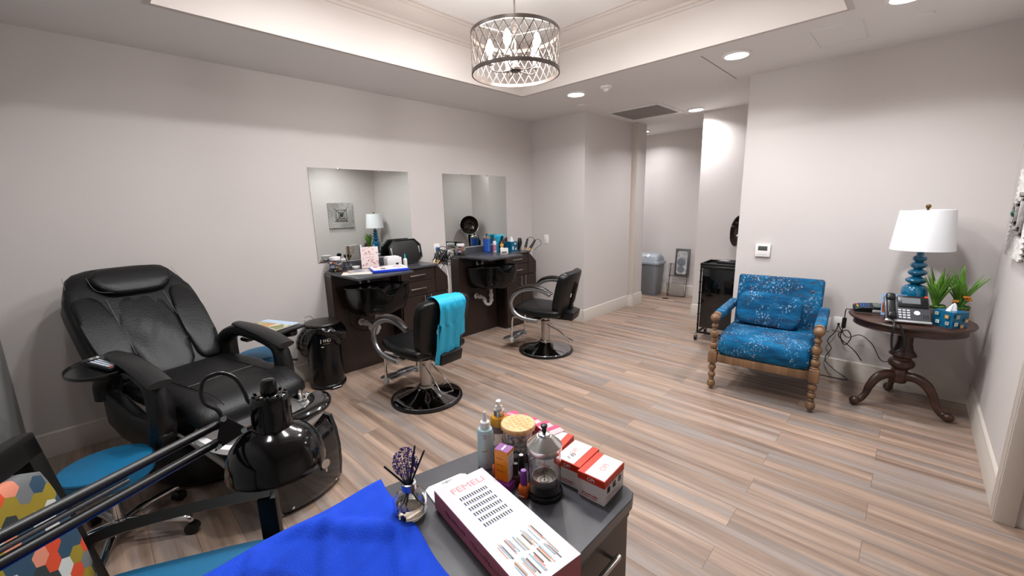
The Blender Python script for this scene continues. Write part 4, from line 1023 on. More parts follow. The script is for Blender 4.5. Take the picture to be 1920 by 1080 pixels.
# ================================================================== desk lamp on a spring arm
t = thing('spring_arm_desk_lamp', 'glossy black dome task lamp on a two bar spring arm above the blue towel', 'desk lamp', (0, 0, 0))
LB = mat('lamp_black', '#050506', .12); LBM = mat('lamp_arm_black', '#08080a', .35)
rimc = Vector((-.808, .189, .985)); ax = Vector((-.04, .035, 1)).normalized()
Ml = T(*rimc) @ ax.to_track_quat('Z', 'Y').to_matrix().to_4x4()
MB().lathe([(.0785, .0), (.0825, -.002), (.083, .003), (.082, .012), (.079, .028), (.072, .045), (.060, .060), (.046, .070), (.034, .075), (.031, .077), (.030, .08), (.032, .075), (.044, .068), (.058, .058), (.070, .044), (.077, .028), (.080, .012), (.0785, 0)], n=64, M=Ml).out('shade', LB, t, ang=60)
m = MB(); m.lathe([(.033, .070), (.0335, .078), (.0325, .125), (.031, .133), (.027, .138), (.0, .139)], n=40, M=Ml)
nk = m.out('neck', LB, t, ang=50)
m = MB()
for k in range(10):
    a = math.radians(36 * k + 10); m.b2((.0315, -.0025, .088), (.0338, .0025, .112), .0008, M=Ml @ RZ(36 * k + 10))
m.out('vent_slots', mat('slot_black', '#000000', .6), nk)
m = MB()
for k in range(10): m.sphere((.026 * math.cos(.63 * k), .026 * math.sin(.63 * k), .1385), .003, 8, M=Ml)
m.out('vent_beads', LB, nk)
MB().lathe([(.0, .136), (.0135, .137), (.014, .142), (.013, .158), (.010, .165), (.0, .167)], n=28, M=Ml).out('top_knob', LB, t)
A1, A2 = Vector((-.846, .114, 1.082)), Vector((-.835, .109, 1.055)); d1 = Vector((-.672, -.112, 1.112)) - A1; d2 = Vector((-.661, -.114, 1.093)) - A2
E1, E2 = A1 + d1 * 1.75, A2 + d2 * 1.75; E2.z = E1.z - .022
for a, b_ in ((A1, E1), (A2, E2)): 
    m = MB(); m.tube([a, b_], .0072, n=12); m.out('arm_bar', LBM, t, ang=40)
m = MB(); m.tube([A1 + d1 * .55 + Vector((.002, .002, -.012)), E1 + Vector((.002, .002, -.014))], .0038, n=12); m.out('spring', mat('spring_grey', '#5c5c60', .4, .6), t)
q0, q1, q2 = Vector((-.846, .125, 1.090)), Vector((-.835, .110, 1.048)), Vector((-.834, .150, 1.062))
nrm = (q1 - q0).cross(q2 - q0).normalized() * .006
m = MB(); 
def out3(p): c = (q0 + q1 + q2) / 3; return c + (p - c) * 1.35
m.loft([[out3(q0) - nrm, out3(q1) - nrm, out3(q2) - nrm], [out3(q0) + nrm, out3(q1) + nrm, out3(q2) + nrm]]); m.out('knuckle_plate', BLKM, t, ang=20)
BT = mat('zinc_bolt', '#a9bcc4', .25, .9)
for p in (q0, q1, q2):
    for sg in (1, -1): MB().cyl(p + nrm * sg * .9, p + nrm * sg * 1.7, .0052, n=6).out('bolt', BT, t)
MB().cyl(q2, Vector((-.822, .192, 1.072)), .003, n=8).out('shade_rod', mat('copper_rod', '#6b4a3c', .3, .8), t)
m = MB(); m.sphere((-.825, .188, 1.07), .008, 10); m.out('swivel', LB, t)
m = MB(); m.tube([(-0.853, 0.124, 1.087), (-0.86, 0.121, 1.103), (-0.868, 0.106, 1.119), (-0.876, 0.104, 1.139), (-0.881, 0.112, 1.157), (-0.881, 0.129, 1.163), (-0.877, 0.144, 1.16), (-0.87, 0.158, 1.146), (-0.86, 0.165, 1.122), (-0.852, 0.168, 1.104), (-0.844, 0.18, 1.091)], .0036, n=8, sm=6); m.out('power_cord', BLKP, t)
mid = (E1 + E2) / 2
m = MB(); m.box(mid, (.03, .03, .05), .004); m.out('elbow', BLKM, t)
foot = Vector((-.55, -.24, DZ))
for dx in (-.009, .009): MB().tube([mid + Vector((dx, 0, -.01)), foot + Vector((dx, 0, .06))], .007, n=4).out('arm_bar', BLKM, t)
m = MB(); m.cyl(foot, foot + Vector((0, 0, .065)), .011, n=16); m.lathe([(0, 0), (.07, 0), (.072, .012), (.02, .02), (0, .02)], c=tuple(foot)); m.out('base', BLKM, t)
# ================================================================== blue armchair with turned legs
BF = blue_fabric(); TWD = wood_material('weathered_oak', '#5d4330', '#8d6c4d', .5, 2, 10)
t = thing('spindle_armchair', 'blue distressed fabric armchair with turned oak legs under the thermostat', 'armchair', (-.713, 3.587, 0), rz=-85.1)
# local x forward (towards the room), y = viewer's right
hw_ = .318; xf, xb = .31, -.32
def turned(h0, beads, r=.026):
    P = [(0, h0)]; z = h0
    for rr, dz in beads:
        P += [(rr * .55, z + dz * .02), (rr * .85, z + dz * .18), (rr, z + dz * .5), (rr * .85, z + dz * .82), (rr * .55, z + dz * .98)]; z += dz
    return P + [(0, z)]
for sg in (-1, 1):
    m = MB(); m.lathe(turned(0, [(.014, .018), (.030, .062), (.020, .022), (.028, .04), (.019, .018), (.028, .045), (.02, .02)]), c=(xf, sg * hw_, 0), n=20)
    m.b2((xf - .03, sg * hw_ - .03, .222), (xf + .03, sg * hw_ + .03, .315), .005)
    m.lathe(turned(.31, [(.028, .022), (.029, .05), (.019, .018), (.022, .016), (.030, .062), (.018, .018), (.024, .035), (.018, .016)]), c=(xf, sg * hw_, 0), n=20)
    m.sphere((xf + .005, sg * hw_, .577), .036, 16, sc3=(1.05, .95, .9)); m.out('leg', TWD, t, ang=50)
    MB().prism([(xb - .04, 0), (xb - .005, 0), (xb + .05, .22), (xb + .05, .30), (xb - .0, .30)], 'y', sg * (hw_ - .03) - .022, sg * (hw_ - .03) + .022, .004).out('leg', TWD, t)
    m = MB(); m.tube([(xf - .01, sg * hw_, .583), (xf - .06, sg * hw_, .583)], .031, n=14); m.out('arm_knuckle', TWD, t, ang=50)
    m = MB(); m.box((( xf - .05 + xb) / 2 - .02, sg * hw_, .578), (xf - .05 - xb, .068, .062), .018, 3, M=Matrix()); m.out('arm', BF, t)
m = MB(); m.b2((xf - .022, -hw_, .232), (xf + .018, hw_, .292), .003); m.b2((xb, -hw_ + .01, .235), (xf, -hw_ + .045, .285), .003); m.b2((xb, hw_ - .045, .235), (xf, hw_ - .01, .285), .003); m.out('seat_rail', TWD, t)
m = MB(); m.pillow((.005, 0, .372), (.68, .60, .165), edge=.92, n=16, f=lambda x, y, z: (x, y, z - .02 * max(0, (-x) / .34) + (-.03 * max(0, (x - .2) / .14) ** 2 if z > 0 else 0))); m.out('seat', BF, t, ang=60)
m = MB(); m.box((0, 0, .245), (.085, .60, .53), .022, 3, M=T(xb + .02, 0, .315) @ RY(-10)); m.out('backrest', BF, t, ang=50)
c0 = T(-.713, 3.587, 0) @ RZ(-85.1)
PF2 = BF
m = MB(); m.pillow((0, 0, 0), (.11, .45, .27), edge=.66, n=14, puff=.16)
o = m.out('lumbar_pillow', BF, ang=70); o.matrix_world = c0 @ T(-.155, -.035, .575) @ RX(-3) @ RY(-20)
tag(o, 'small rectangular blue pillow leaning on the blue armchair\'s back', 'pillow')

# ================================================================== pedestal side table
TWM = wood_material('dark_walnut', '#24140e', '#4e3226', .35, 0, 9)
TX, TY, TZ = .05, 3.81, .645
t = thing('pedestal_table', 'round dark wood pedestal table with three curved legs in the right corner', 'side table', (TX, TY, 0))
MB().lathe([(0, TZ - .024), (.300, TZ - .024), (.315, TZ - .020), (.320, TZ - .011), (.315, TZ - .003), (.300, TZ), (0, TZ)], n=72).out('tabletop', TWM, t)
MB().lathe([(.285, TZ - .024), (.288, TZ - .03), (.286, TZ - .062), (.290, TZ - .068), (.280, TZ - .072), (.270, TZ - .07), (.270, TZ - .024)], n=72).out('apron', TWM, t)
MB().lathe([(0, .575), (.05, .575), (.048, .56), (.042, .52), (.042, .46), (.052, .415), (.072, .385), (.073, .375), (.06, .368), (.048, .355), (.048, .348), (.066, .335), (.072, .315), (.066, .295), (.05, .282), (.040, .272), (.040, .262), (.05, .25), (.05, .20), (.038, .175), (0, .172)], n=40).out('pedestal', TWM, t, ang=40)
for a_ in (-140, -20, 100):
    m = MB(); pts = [(.035, 0, .225), (.09, 0, .232), (.145, 0, .205), (.185, 0, .145), (.205, 0, .085), (.235, 0, .045), (.265, 0, .037), (.285, 0, .047)]
    m.tube(pts, [.030, .032, .030, .025, .021, .021, .026, .020], n=12, sm=5, flat=(.85, 1.05), M=RZ(a_)); m.sphere((.272, 0, .0325), .032, 14, M=RZ(a_), sc3=(1.0, .95, .95)); m.out('leg', TWM, t, ang=60)
# table lamp
t = thing('table_lamp', 'table lamp with stacked teal glass base and white drum shade', 'table lamp', (.055, 3.90, TZ))
TG = mat('teal_glazed', '#0b6084', .07, coat=.8)
P = [(0, .001), (.045, .001), (.05, .01), (.05, .02), (.058, .05), (.066, .10), (.070, .15), (.066, .185), (.05, .205), (.030, .212)]
z = .212
for r, hh in ((.057, .055), (.051, .052), (.044, .048), (.037, .044)):
    P += [(.022, z + .001)] + [(.022 + (r - .022) * math.sin(PI * k / 10) ** .6, z + hh * (.06 + .88 * k / 10)) for k in range(1, 10)] + [(.020, z + hh)]; z += hh
P += [(.018, z + .022), (0, z + .022)]
MB().lathe(P, n=48).out('lamp_base', TG, t, ang=50)
MB().cyl((0, 0, z + .02), (0, 0, .72), .007, n=12).out('stem', mat('antique_brass', '#8d6f45', .3, .9), t)
SH = mat('linen_shade', '#eceef2', .8); SH.node_tree.nodes['Principled BSDF'].inputs['Transmission Weight'].default_value = 0
MB().lathe([(.163, .448), (.136, .712), (.1345, .712), (.1615, .448), (.163, .448)], n=72).out('lamp_shade', SH, t, ang=60)
m = MB(); m.lathe([(0, .70), (.010, .70), (.006, .716), (.008, .722), (.014, .728), (.014, .738), (.008, .746), (0, .748)], n=20)
for a in (0, 120, 240): m.cyl((0, 0, .705), (.135 * math.cos(math.radians(a)), .135 * math.sin(math.radians(a)), .705), .0015, n=6)
m.out('finial', mat('antique_brass', ''), t)
# desk phone
t = thing('desk_phone', 'dark grey desk phone with handset and keypad on the pedestal table', 'telephone', (.037, 3.60, TZ), rz=14)
PH = mat('phone_grey', '#46484d', .35); PHK = mat('phone_black', '#141518', .3); SIL = mat('silver_trim', '#c7c9cc', .25, .5)
Mp = T(0, .025, .083) @ RX(50)
m = MB(); m.b2((-.11, -.085, -.008), (.11, .09, .010), .006, 2, M=Mp); m.out('body', PH, t)
m = MB(); m.prism([(-.025, .001), (.10, .001), (.085, .10), (.06, .11)], 'x', -.09, .09, .005); m.out('stand', PHK, t)
MB().b2((-.112, -.095, -.010), (.112, -.080, .012), .004, 2, M=Mp).out('silver_edge', SIL, t)
h_ = MB(); h_.b2((-.103, -.075, .010), (-.058, .095, .030), .012, 3, M=Mp); h_.b2((-.104, .05, .008), (-.057, .10, .042), .012, 3, M=Mp); h_.b2((-.104, -.08, .008), (-.057, -.035, .040), .012, 3, M=Mp); h_.out('handset', PHK, t)
MB().b2((-.045, .012, .010), (.102, .095, .020), .004, 2, M=Mp).out('screen_bezel', PHK, t)
MB().b2((-.025, .035, .0195), (.065, .078, .0215), .001, 1, M=Mp).out('screen', mat('phone_screen', '#6d7175', .15), t)
m = MB()
for i in range(3):
    for j in range(4): m.b2((-.045 + i * .021, -.068 + j * .0175, .009), (-.030 + i * .021, -.057 + j * .0175, .0135), .001, 1, M=Mp)
m.out('keypad', mat('key_light', '#c4c8cc', .4), t)
m = MB(); m.cyl((.045, -.025, .009), (.045, -.025, .0135), .015, n=24, M=Mp); m.out('navigation_ring', mat('nav_white', '#e6e6e6', .3), t)
m = MB()
for i in range(3):
    for j in range(3): m.cyl((.075 + i * .01, -.06 + j * .01, .009), (.075 + i * .01, -.06 + j * .01, .0115), .003, n=8, M=Mp)
m.out('speaker_dots', PHK, t)
MB().b2((.086, .084, .019), (.098, .094, .023), .002, 1, M=Mp).out('message_light', mat('red_led', '#ff2a12', .3, emit='#ff2a12', es=2.5), t)
m = MB(); m.tube([(-.08, -.05, .03), (-.085, -.125, .012), (-.09, -.14, -.06), (-.08, -.14, -.14), (-.055, -.14, -.155), (-.03, -.14, -.12), (-.04, -.135, -.04), (-.055, -.115, .012)], .0065, n=8, sm=8); m.out('handset_cord', PHK, t)
# card terminal
t = thing('card_terminal', 'black card payment terminal with coloured keys on the table\'s left edge', 'card terminal', (-.16, 3.80, TZ + .012), rz=-165, rx=-16)
m = MB(); m.b2((-.085, -.042, 0), (.085, .042, .032), .012, 3, taper=None, M=T(0, 0, .001) @ RY(4)) if False else m.prism([(-.088, .001), (.088, .001), (.088, .028), (.05, .040), (-.04, .048), (-.088, .042)], 'y', -.040, .040, .008, 3); m.out('body', PHK, t)
m = MB(); m.b2((-.06, -.028, .046), (-.015, .028, .0485), .002); m.out('screen', mat('terminal_screen', '#55605a', .15), t)
for nm, c, x0_, y0_ in (('red_key', '#c8321f', .062, -.026), ('yellow_key', '#d7a21d', .062, -.006), ('green_key', '#2d9b54', .062, .014)):
    MB().b2((x0_, y0_, .030), (x0_ + .012, y0_ + .013, .038), .002).out('key', mat(nm, c, .4), t, label=nm.replace('_', ' ') + ' button')
m = MB()
for i in range(4):
    for j in range(3): m.b2((.004 + i * .0135, -.026 + j * .02, .036), (.013 + i * .0135, -.013 + j * .02, .0445 - i * .001), .002, 1)
m.out('keypad', mat('blue_keys', '#2560b8', .4), t)
MB().b2((-.075, .0405, .010), (-.01, .0425, .030), .001).out('side_label', WHITE, t)
# tissue box
def tissue_box(lb, x, y, z, rz, w_, d_, h_, m_, t_h=.05, grp='tissue boxes'):
    t = thing('tissue_box', lb, 'tissue box', (x, y, z), rz=rz, group=grp)
    MB().b2((-w_ / 2, -d_ / 2, 0), (w_ / 2, d_ / 2, h_), .001, 1).out('carton', m_, t)
    def fn(u, v):
        a = u * 2 * PI; r = .026 * (1 - v) ** .7 + .001; return (r * math.cos(a) * 1.3 * (1 + .2 * math.sin(3 * a + v * 3)) + .012 * v, r * math.sin(a) * .6 * (1 + .3 * math.sin(4 * a)) , h_ - .002 + v * t_h)
    m = MB(); m.grid(fn, 28, 8, closeu=True); m.out('tissue', mat('tissue_paper', '#efeff2', .9), t, ang=80)
    return t
tb = tissue_box('teal patterned cube tissue box on the pedestal table', .232, 3.675, TZ, 48, .105, .112, .10, mat('teal_print_box', '#0d5f83', .35, noise=(25, .25)))
SQ = [mat('sq_' + n, c, .5) for n, c in (('grey', '#93a2a8'), ('orange', '#c08a3a'), ('pale', '#c7cfd0'))]
rnd = random.Random(4)
for k, (fx, cy_, cz_) in enumerate(((0, -.03, .075), (0, .03, .05), (0, -.035, .03), (1, -.03, .08), (1, .028, .07), (1, -.02, .03), (1, .035, .03), (0, .005, .015))):
    M_ = RZ(-90) if fx == 0 else RZ(180); s_ = .011
    o = MB().b2((.0603 if fx == 0 else .0603, cy_ - s_, cz_ - s_), (.0612, cy_ + s_, cz_ + s_), M=RZ(-90) @ Matrix.Diagonal((1.078, 1, 1, 1)) if fx == 0 else RZ(180)).out('square_print', SQ[k % 3], tb)
    MB().b2((.0610, cy_ - .004, cz_ - .004), (.0616, cy_ + .004, cz_ + .004), M=RZ(-90) @ Matrix.Diagonal((1.078, 1, 1, 1)) if fx == 0 else RZ(180)).out('square_centre_print', SQ[(k + 1) % 3], o)
# envelope / brochure behind the phone
t = thing('brochure_stand', 'pale blue brochure with orange picture leaning behind the desk phone', 'brochure', (-.035, 3.765, TZ), rz=15, rx=0)
Mq = RX(-14)
MB().b2((-.06, -.002, .002), (.07, .002, .150), .0005, 1, M=Mq).out('card', mat('pale_blue_card', '#8fb2dc', .4), t)
MB().b2((-.055, -.003, .02), (.02, -.002, .09), M=Mq).out('picture_print', mat('orange_photo', '#b4532e', .4, noise=(50, .6)), t)
# plants
def leafplant(lb, x, y, h, n, seed, spread, pot):
    t = thing('potted_plant', lb, 'potted plant', (x, y, TZ), group='artificial plants by the lamp')
    MB().lathe([(0, .001), (.038, .001), (.042, .01), (.048, .075), (.050, .08), (.045, .08), (.043, .07), (0, .068)], n=28).out('pot', pot, t)
    LG = mat('leaf_green', '#5b8a2f', .45, noise=(9, .35)); rnd = random.Random(seed); m = MB()
    for i in range(n):
        a = rnd.uniform(0, 2 * PI); L = h * rnd.uniform(.55, 1); sp = spread * rnd.uniform(.3, 1); w_ = rnd.uniform(.011, .016)
        P = []
        for k in range(7):
            q = k / 6; r = .006 + sp * q ** 1.5; P.append(Vector((r * math.cos(a), r * math.sin(a), .07 + L * q * (1 - .10 * q * sp / .1))))
        sd = Vector((-math.sin(a), math.cos(a), 0)); V = [[], [], []]
        tb_ = bmesh.new()
        for k, p in enumerate(P):
            q = k / 6; ww = w_ * (.55 + 1.2 * q - 1.75 * q ** 3) if q < 1 else .0004; ww = max(ww, .0004)
            V[0].append(tb_.verts.new(p - sd * ww + Vector((0, 0, .002)))); V[1].append(tb_.verts.new(p)); V[2].append(tb_.verts.new(p + sd * ww + Vector((0, 0, .002))))
        for k in range(6):
            for s_ in (0, 1): tb_.faces.new((V[s_][k], V[s_ + 1][k], V[s_ + 1][k + 1], V[s_][k + 1]))
        m._merge(tb_)
    m.out('leaves', LG, t, solid=.0012, ang=70)
    m = MB()
    for i in range(14):
        a = rnd.uniform(0, 2 * PI); m.sphere((.036 * math.cos(a), .036 * math.sin(a), .083 + rnd.random() * .015), .014, 8, sc3=(1, 1, .5))
    m.out('succulent_rosettes', mat('succulent_green', '#48692f', .6), t, ang=60)
    return t
leafplant('spiky green artificial plant just right of the lamp base', .165, 3.815, .30, 26, 2, .09, mat('stone_pot', '#8c8379', .7))
fp = leafplant('spiky green artificial plant with orange blooms, right of the other plant', .275, 3.865, .32, 24, 9, .11, mat('stone_pot', ''))
m = MB(); rnd = random.Random(11)
for i in range(26):
    a = rnd.uniform(0, 6.28); r = rnd.uniform(0, .035); m.tube([(-.01, -.03, .075), (-.01 + r * math.cos(a), -.04 + r * math.sin(a) * .6, .10 + rnd.random() * .05)], [.002, .006], n=5)
m.out('fleshy_stems', mat('stem_green', '#3d6b28', .6), fp, ang=60)
for (x, y, z) in ((-.025, -.055, .135), (.02, -.05, .165), (.03, -.045, .15)):
    m = MB()
    for i in range(12): m.sphere((x + .012 * math.cos(i * .52), y + .012 * math.sin(i * .52), z + .004 * (i % 2)), .0055, 6)
    m.sphere((x, y, z), .008, 8); m.out('orange_bloom', mat('orange_bloom', '#b9701f', .7), fp)
# cords along the wall
def cord(name, lb, pts, r=.003): tag(MB().tube(pts, r, n=6, sm=8).out(name, BLKP), lb, 'cord', 'cords by the side table')
cord('power_cord', 'black cord from the jack down to the floor and behind the armchair', [(-.345, YW - .012, .445), (-.36, YW - .03, .38), (-.40, YW - .03, .30), (-.37, YW - .03, .24), (-.40, YW - .035, .14), (-.33, YW - .05, .07), (-.24, YW - .06, .012), (-.38, YW - .06, .006), (-.62, YW - .07, .006)])
cord('power_cord', 'black cord running from the jack up to the card terminal', [(-.345, YW - .012, .44), (-.28, YW - .05, .36), (-.2, YW - .08, .40), (-.12, YW - .15, .36), (-.05, YW - .2, .26), (.03, YW - .2, .32), (.02, YW - .12, .45)])
cord('power_cord', 'thin black cord with inline block hanging off the table\'s left edge', [(-.235, 3.80, .6505), (-.270, 3.80, .6505), (-.286, 3.80, .635), (-.287, 3.81, .52), (-.30, 3.86, .42), (-.27, 3.9, .35), (-.24, 3.88, .42), (-.27, 3.88, .47), (-.32, 3.95, .40), (-.22, 4.03, .28), (-.17, 4.06, .20)], .0035)
tag(MB().b2((-.300, 3.80, .50), (-.274, 3.826, .58), .006).out('cord_adapter', BLKP), 'black inline adapter on the cord at the table\'s left edge', 'adapter')
tag(MB().b2((-.452, YW - .030, .395), (-.425, YW - .009, .42), .004).out('wall_outlet_plug', BLKP), 'black plug in the duplex outlet beside the armchair', 'plug')

# ================================================================== niche: trolley and hood dryer
t = thing('salon_trolley', 'black wheeled salon trolley behind the wall edge, left of the armchair', 'trolley', (-1.355, 4.55, 0), rz=183)
m = MB(); m.b2((-.17, -.15, .14), (.17, .15, .77), .006); m.out('cabinet', BLKG, t)
m = MB(); m.b2((-.19, -.17, .77), (.19, .17, .80), .01); m.b2((-.19, -.17, .80), (.19, -.155, .825), .004); m.b2((-.19, .155, .80), (.19, .17, .825), .004); m.b2((-.19, -.17, .80), (-.175, .17, .825), .004); m.b2((.175, -.17, .80), (.19, .17, .825), .004); m.out('top_tray', BLKP, t)
for i in range(4):
    d_ = MB().b2((-.155, -.158, .17 + i * .15), (.155, -.15, .31 + i * .15), .003).out('drawer', BLKG, t)
for sx_ in (-1, 1):
    for sy_ in (-1, 1):
        m = MB(); m.cyl((sx_ * .18, sy_ * .16, .08), (sx_ * .18, sy_ * .16, .80), .009, n=10)
        for k in range(6): m.lathe([(.009, 0), (.0125, .004), (.0125, .016), (.009, .02)], c=(sx_ * .18, sy_ * .16, .16 + k * .115), n=12)
        m.out('post', STEEL if sx_ < 0 else BLKM, t)
        m = MB(); m.cyl((sx_ * .19 - .011, sy_ * .17, .03), (sx_ * .19 + .011, sy_ * .17, .03), .03, n=24); m.out('caster_wheel', BLKP, t)
        m = MB(); m.b2((sx_ * .19 - .014, sy_ * .17 - .008, .028), (sx_ * .19 + .014, sy_ * .17 + .008, .085), .004); m.cyl((sx_ * .19 - .0125, sy_ * .17, .03), (sx_ * .19 + .0125, sy_ * .17, .03), .012, n=14); m.out('caster_fork', CHROME, t)
m = MB(); m.b2((-.18, -.16, .075), (.18, -.14, .095), .003); m.b2((-.18, .14, .075), (.18, .16, .095), .003); m.b2((-.19, -.16, .075), (-.17, .16, .095), .003); m.b2((.17, -.16, .075), (.19, .16, .095), .003); m.out('base_frame', BLKM, t)
t = thing('hair_tool_case', 'black tool tray with small items on top of the trolley', 'tray', (-1.33, 4.60, .801), rz=3)
MB().b2((-.10, -.08, 0), (.10, .09, .035), .008).out('case', BLKM, t)
MB().b2((-.08, -.06, .035), (.02, .05, .042), .003).out('insert', ALU, t)
t = thing('hood_dryer', 'black standing hood dryer showing past the front wall edge', 'hair dryer', (-1.38, 5.03, 0), rz=220)
m = MB(); m.lathe([(.165, 0), (.172, .002), (.174, .01), (.170, .05), (.150, .10), (.115, .14), (.06, .162), (0, .167)], n=48, M=T(.0, 0, 1.11) @ RY(-97) @ T(0, 0, -.02)); m.out('hood', BLKG, t, ang=60)
m = MB(); m.lathe([(.164, .0), (.158, .04), (.138, .09), (.1, .125), (.05, .145), (0, .15)], n=48, M=T(.0, 0, 1.11) @ RY(-97) @ T(0, 0, -.02)); m.out('hood_inner', mat('hood_brown', '#2a1f18', .12, coat=.4), t, ang=60)
m = MB(); m.tube([(.171 * math.cos(a), .171 * math.sin(a), 0) for a in [2 * PI * i / 48 for i in range(48)]], .005, n=8, closed=True, M=T(.0, 0, 1.11) @ RY(-97) @ T(0, 0, -.02)); m.out('rim_ring', mat('clear_rim', '#b9bdc0', .15, .6), t)
m = MB(); m.cyl((-.11, 0, .05), (-.11, 0, .80), .022, n=20); m.b2((-.15, -.03, .78), (-.07, .03, 1.05), .012); m.b2((-.16, -.04, .93), (-.05, .04, 1.0), .01); m.out('stand_pole', BLKM, t)
for k in range(5):
    a = math.radians(72 * k + 10); MB().tube([(-.11, 0, .06), (-.11 + .06 * math.cos(a), .06 * math.sin(a), .055), (-.11 + .11 * math.cos(a), .11 * math.sin(a), .02)], .013, n=8).out('base_leg', BLKM, t)
# hallway: bin, wire rack with framed clock, floor drain
GB = mat('bin_grey', '#7c8087', .45); GBL = mat('bin_lid_grey', '#8f979f', .4)
t = thing('swing_top_bin', 'grey plastic swing top bin at the end of the hallway', 'trash bin', (-2.97, 6.24, 0))
def rr_(w_, d_, r, z, n=8):
    P = []
    for cx_, cy_, a0 in ((w_ - r, d_ - r, 0), (-w_ + r, d_ - r, 90), (-w_ + r, -d_ + r, 180), (w_ - r, -d_ + r, 270)):
        for k in range(n + 1): a = math.radians(a0 + 90 * k / n); P.append((cx_ + r * math.cos(a), cy_ + r * math.sin(a), z))
    return P
MB().loft([rr_(.155, .12, .05, 0), rr_(.16, .125, .05, .01), rr_(.19, .15, .06, .50)]).out('bucket', GB, t, ang=50)
MB().loft([rr_(.205, .165, .06, .495), rr_(.207, .167, .06, .52), rr_(.198, .158, .06, .535), rr_(.195, .155, .06, .54)]).out('rim', GBL, t, ang=50)
MB().loft([rr_(.185, .148, .05, .535), rr_(.18, .12, .05, .60), rr_(.16, .075, .04, .645), rr_(.13, .05, .03, .655)]).out('lid', GBL, t, ang=50)
m = MB(); m.b2((-.045, -.121, .585), (.045, -.112, .605), .002, M=RX(0)); m.out('lid_plate', mat('plate_dark', '#56606b', .4), t)
m = MB(); m.lathe([(0, 0), (.028, 0), (.028, .003), (0, .003)], M=T(.02, -.108, .625) @ RX(60)); m.out('lid_sticker', WHITE, t)
t = thing('wire_magazine_rack', 'black wire magazine rack leaning at the hallway wall beside the grey bin', 'magazine rack', (-2.545, 6.30, 0), rz=4)
WR = mat('wire_bronze', '#3a3230', .4, .6)
m = MB()
def fr_(y0, z0, y1, z1, w_): 
    m.tube([(-w_, y0, z0), (w_, y0, z0), (w_, y1, z1), (-w_, y1, z1)], .0035, n=6, closed=True)
for sx_ in (-1, 1): m.tube([(sx_ * .13, -.02, .0035), (sx_ * .135, .08, .50)], .0045, n=6)
for (z0_, z1_, yb_) in ((.01, .20, .0), (.31, .50, .065)):
    fr_(yb_ - .06, z0_, yb_ - .09, z1_, .128); fr_(yb_ - .0, z0_, yb_ + .02, z1_, .13)
    for q in range(1, 11): m.tube([(-.128 + q * .0233, yb_ - .06, z0_), (-.128 + q * .0233, yb_ - .09, z1_)], .0010, n=4); m.tube([(-.128, yb_ - .06 - .03 * q / 11, z0_ + (z1_ - z0_) * q / 11), (.128, yb_ - .06 - .03 * q / 11, z0_ + (z1_ - z0_) * q / 11)], .0010, n=4)
    for sx_ in (-.128, .128):
        m.tube([(sx_, yb_ - .06, z0_), (sx_, yb_, z0_)], .003, n=6); m.tube([(sx_, yb_ - .09, z1_), (sx_, yb_ + .02, z1_)], .003, n=6)
m.out('wire_frame', WR, t, ang=0)
t = thing('boxed_clock', 'rectangular grey box with round dial standing in the wire rack', 'clock', (-2.475, 6.265, .325), rz=4)
MB().b2((-.105, -.012, 0), (.105, .03, .42), .004, M=RX(-5)).out('case', mat('case_grey', '#4c4a4d', .4), t)
MB().prism([(-.075, .06), (-.055, .035), (.055, .035), (.075, .06), (.075, .36), (.055, .385), (-.055, .385), (-.075, .36)], 'y', -.0145, -.011, .0, M=RX(-5)).out('window', mat('case_silver', '#a5a6a8', .25, noise=(18, .35)), t)
m = MB(); m.lathe([(.052, 0), (.058, .004), (.062, .0), (.045, .006), (.012, .003), (0, .003)], n=32, M=RX(-5) @ T(-.01, -.0145, .22) @ RX(90)); m.lathe([(0, 0), (.05, 0), (.05, .004), (0, .004)], n=32, M=RX(-5) @ T(-.01, -.0145, .11) @ RX(90)); m.out('dial', mat('dial_grey', '#6a6e75', .35), t)
tag(MB().lathe([(0, .0), (.05, .0), (.05, .002), (.044, .003), (0, .003)], c=(-2.61, 6.05, .0005), n=24).out('floor_drain', mat('drain_metal', '#3d3833', .45, .6)), 'small round floor drain in front of the wire rack', 'floor drain')
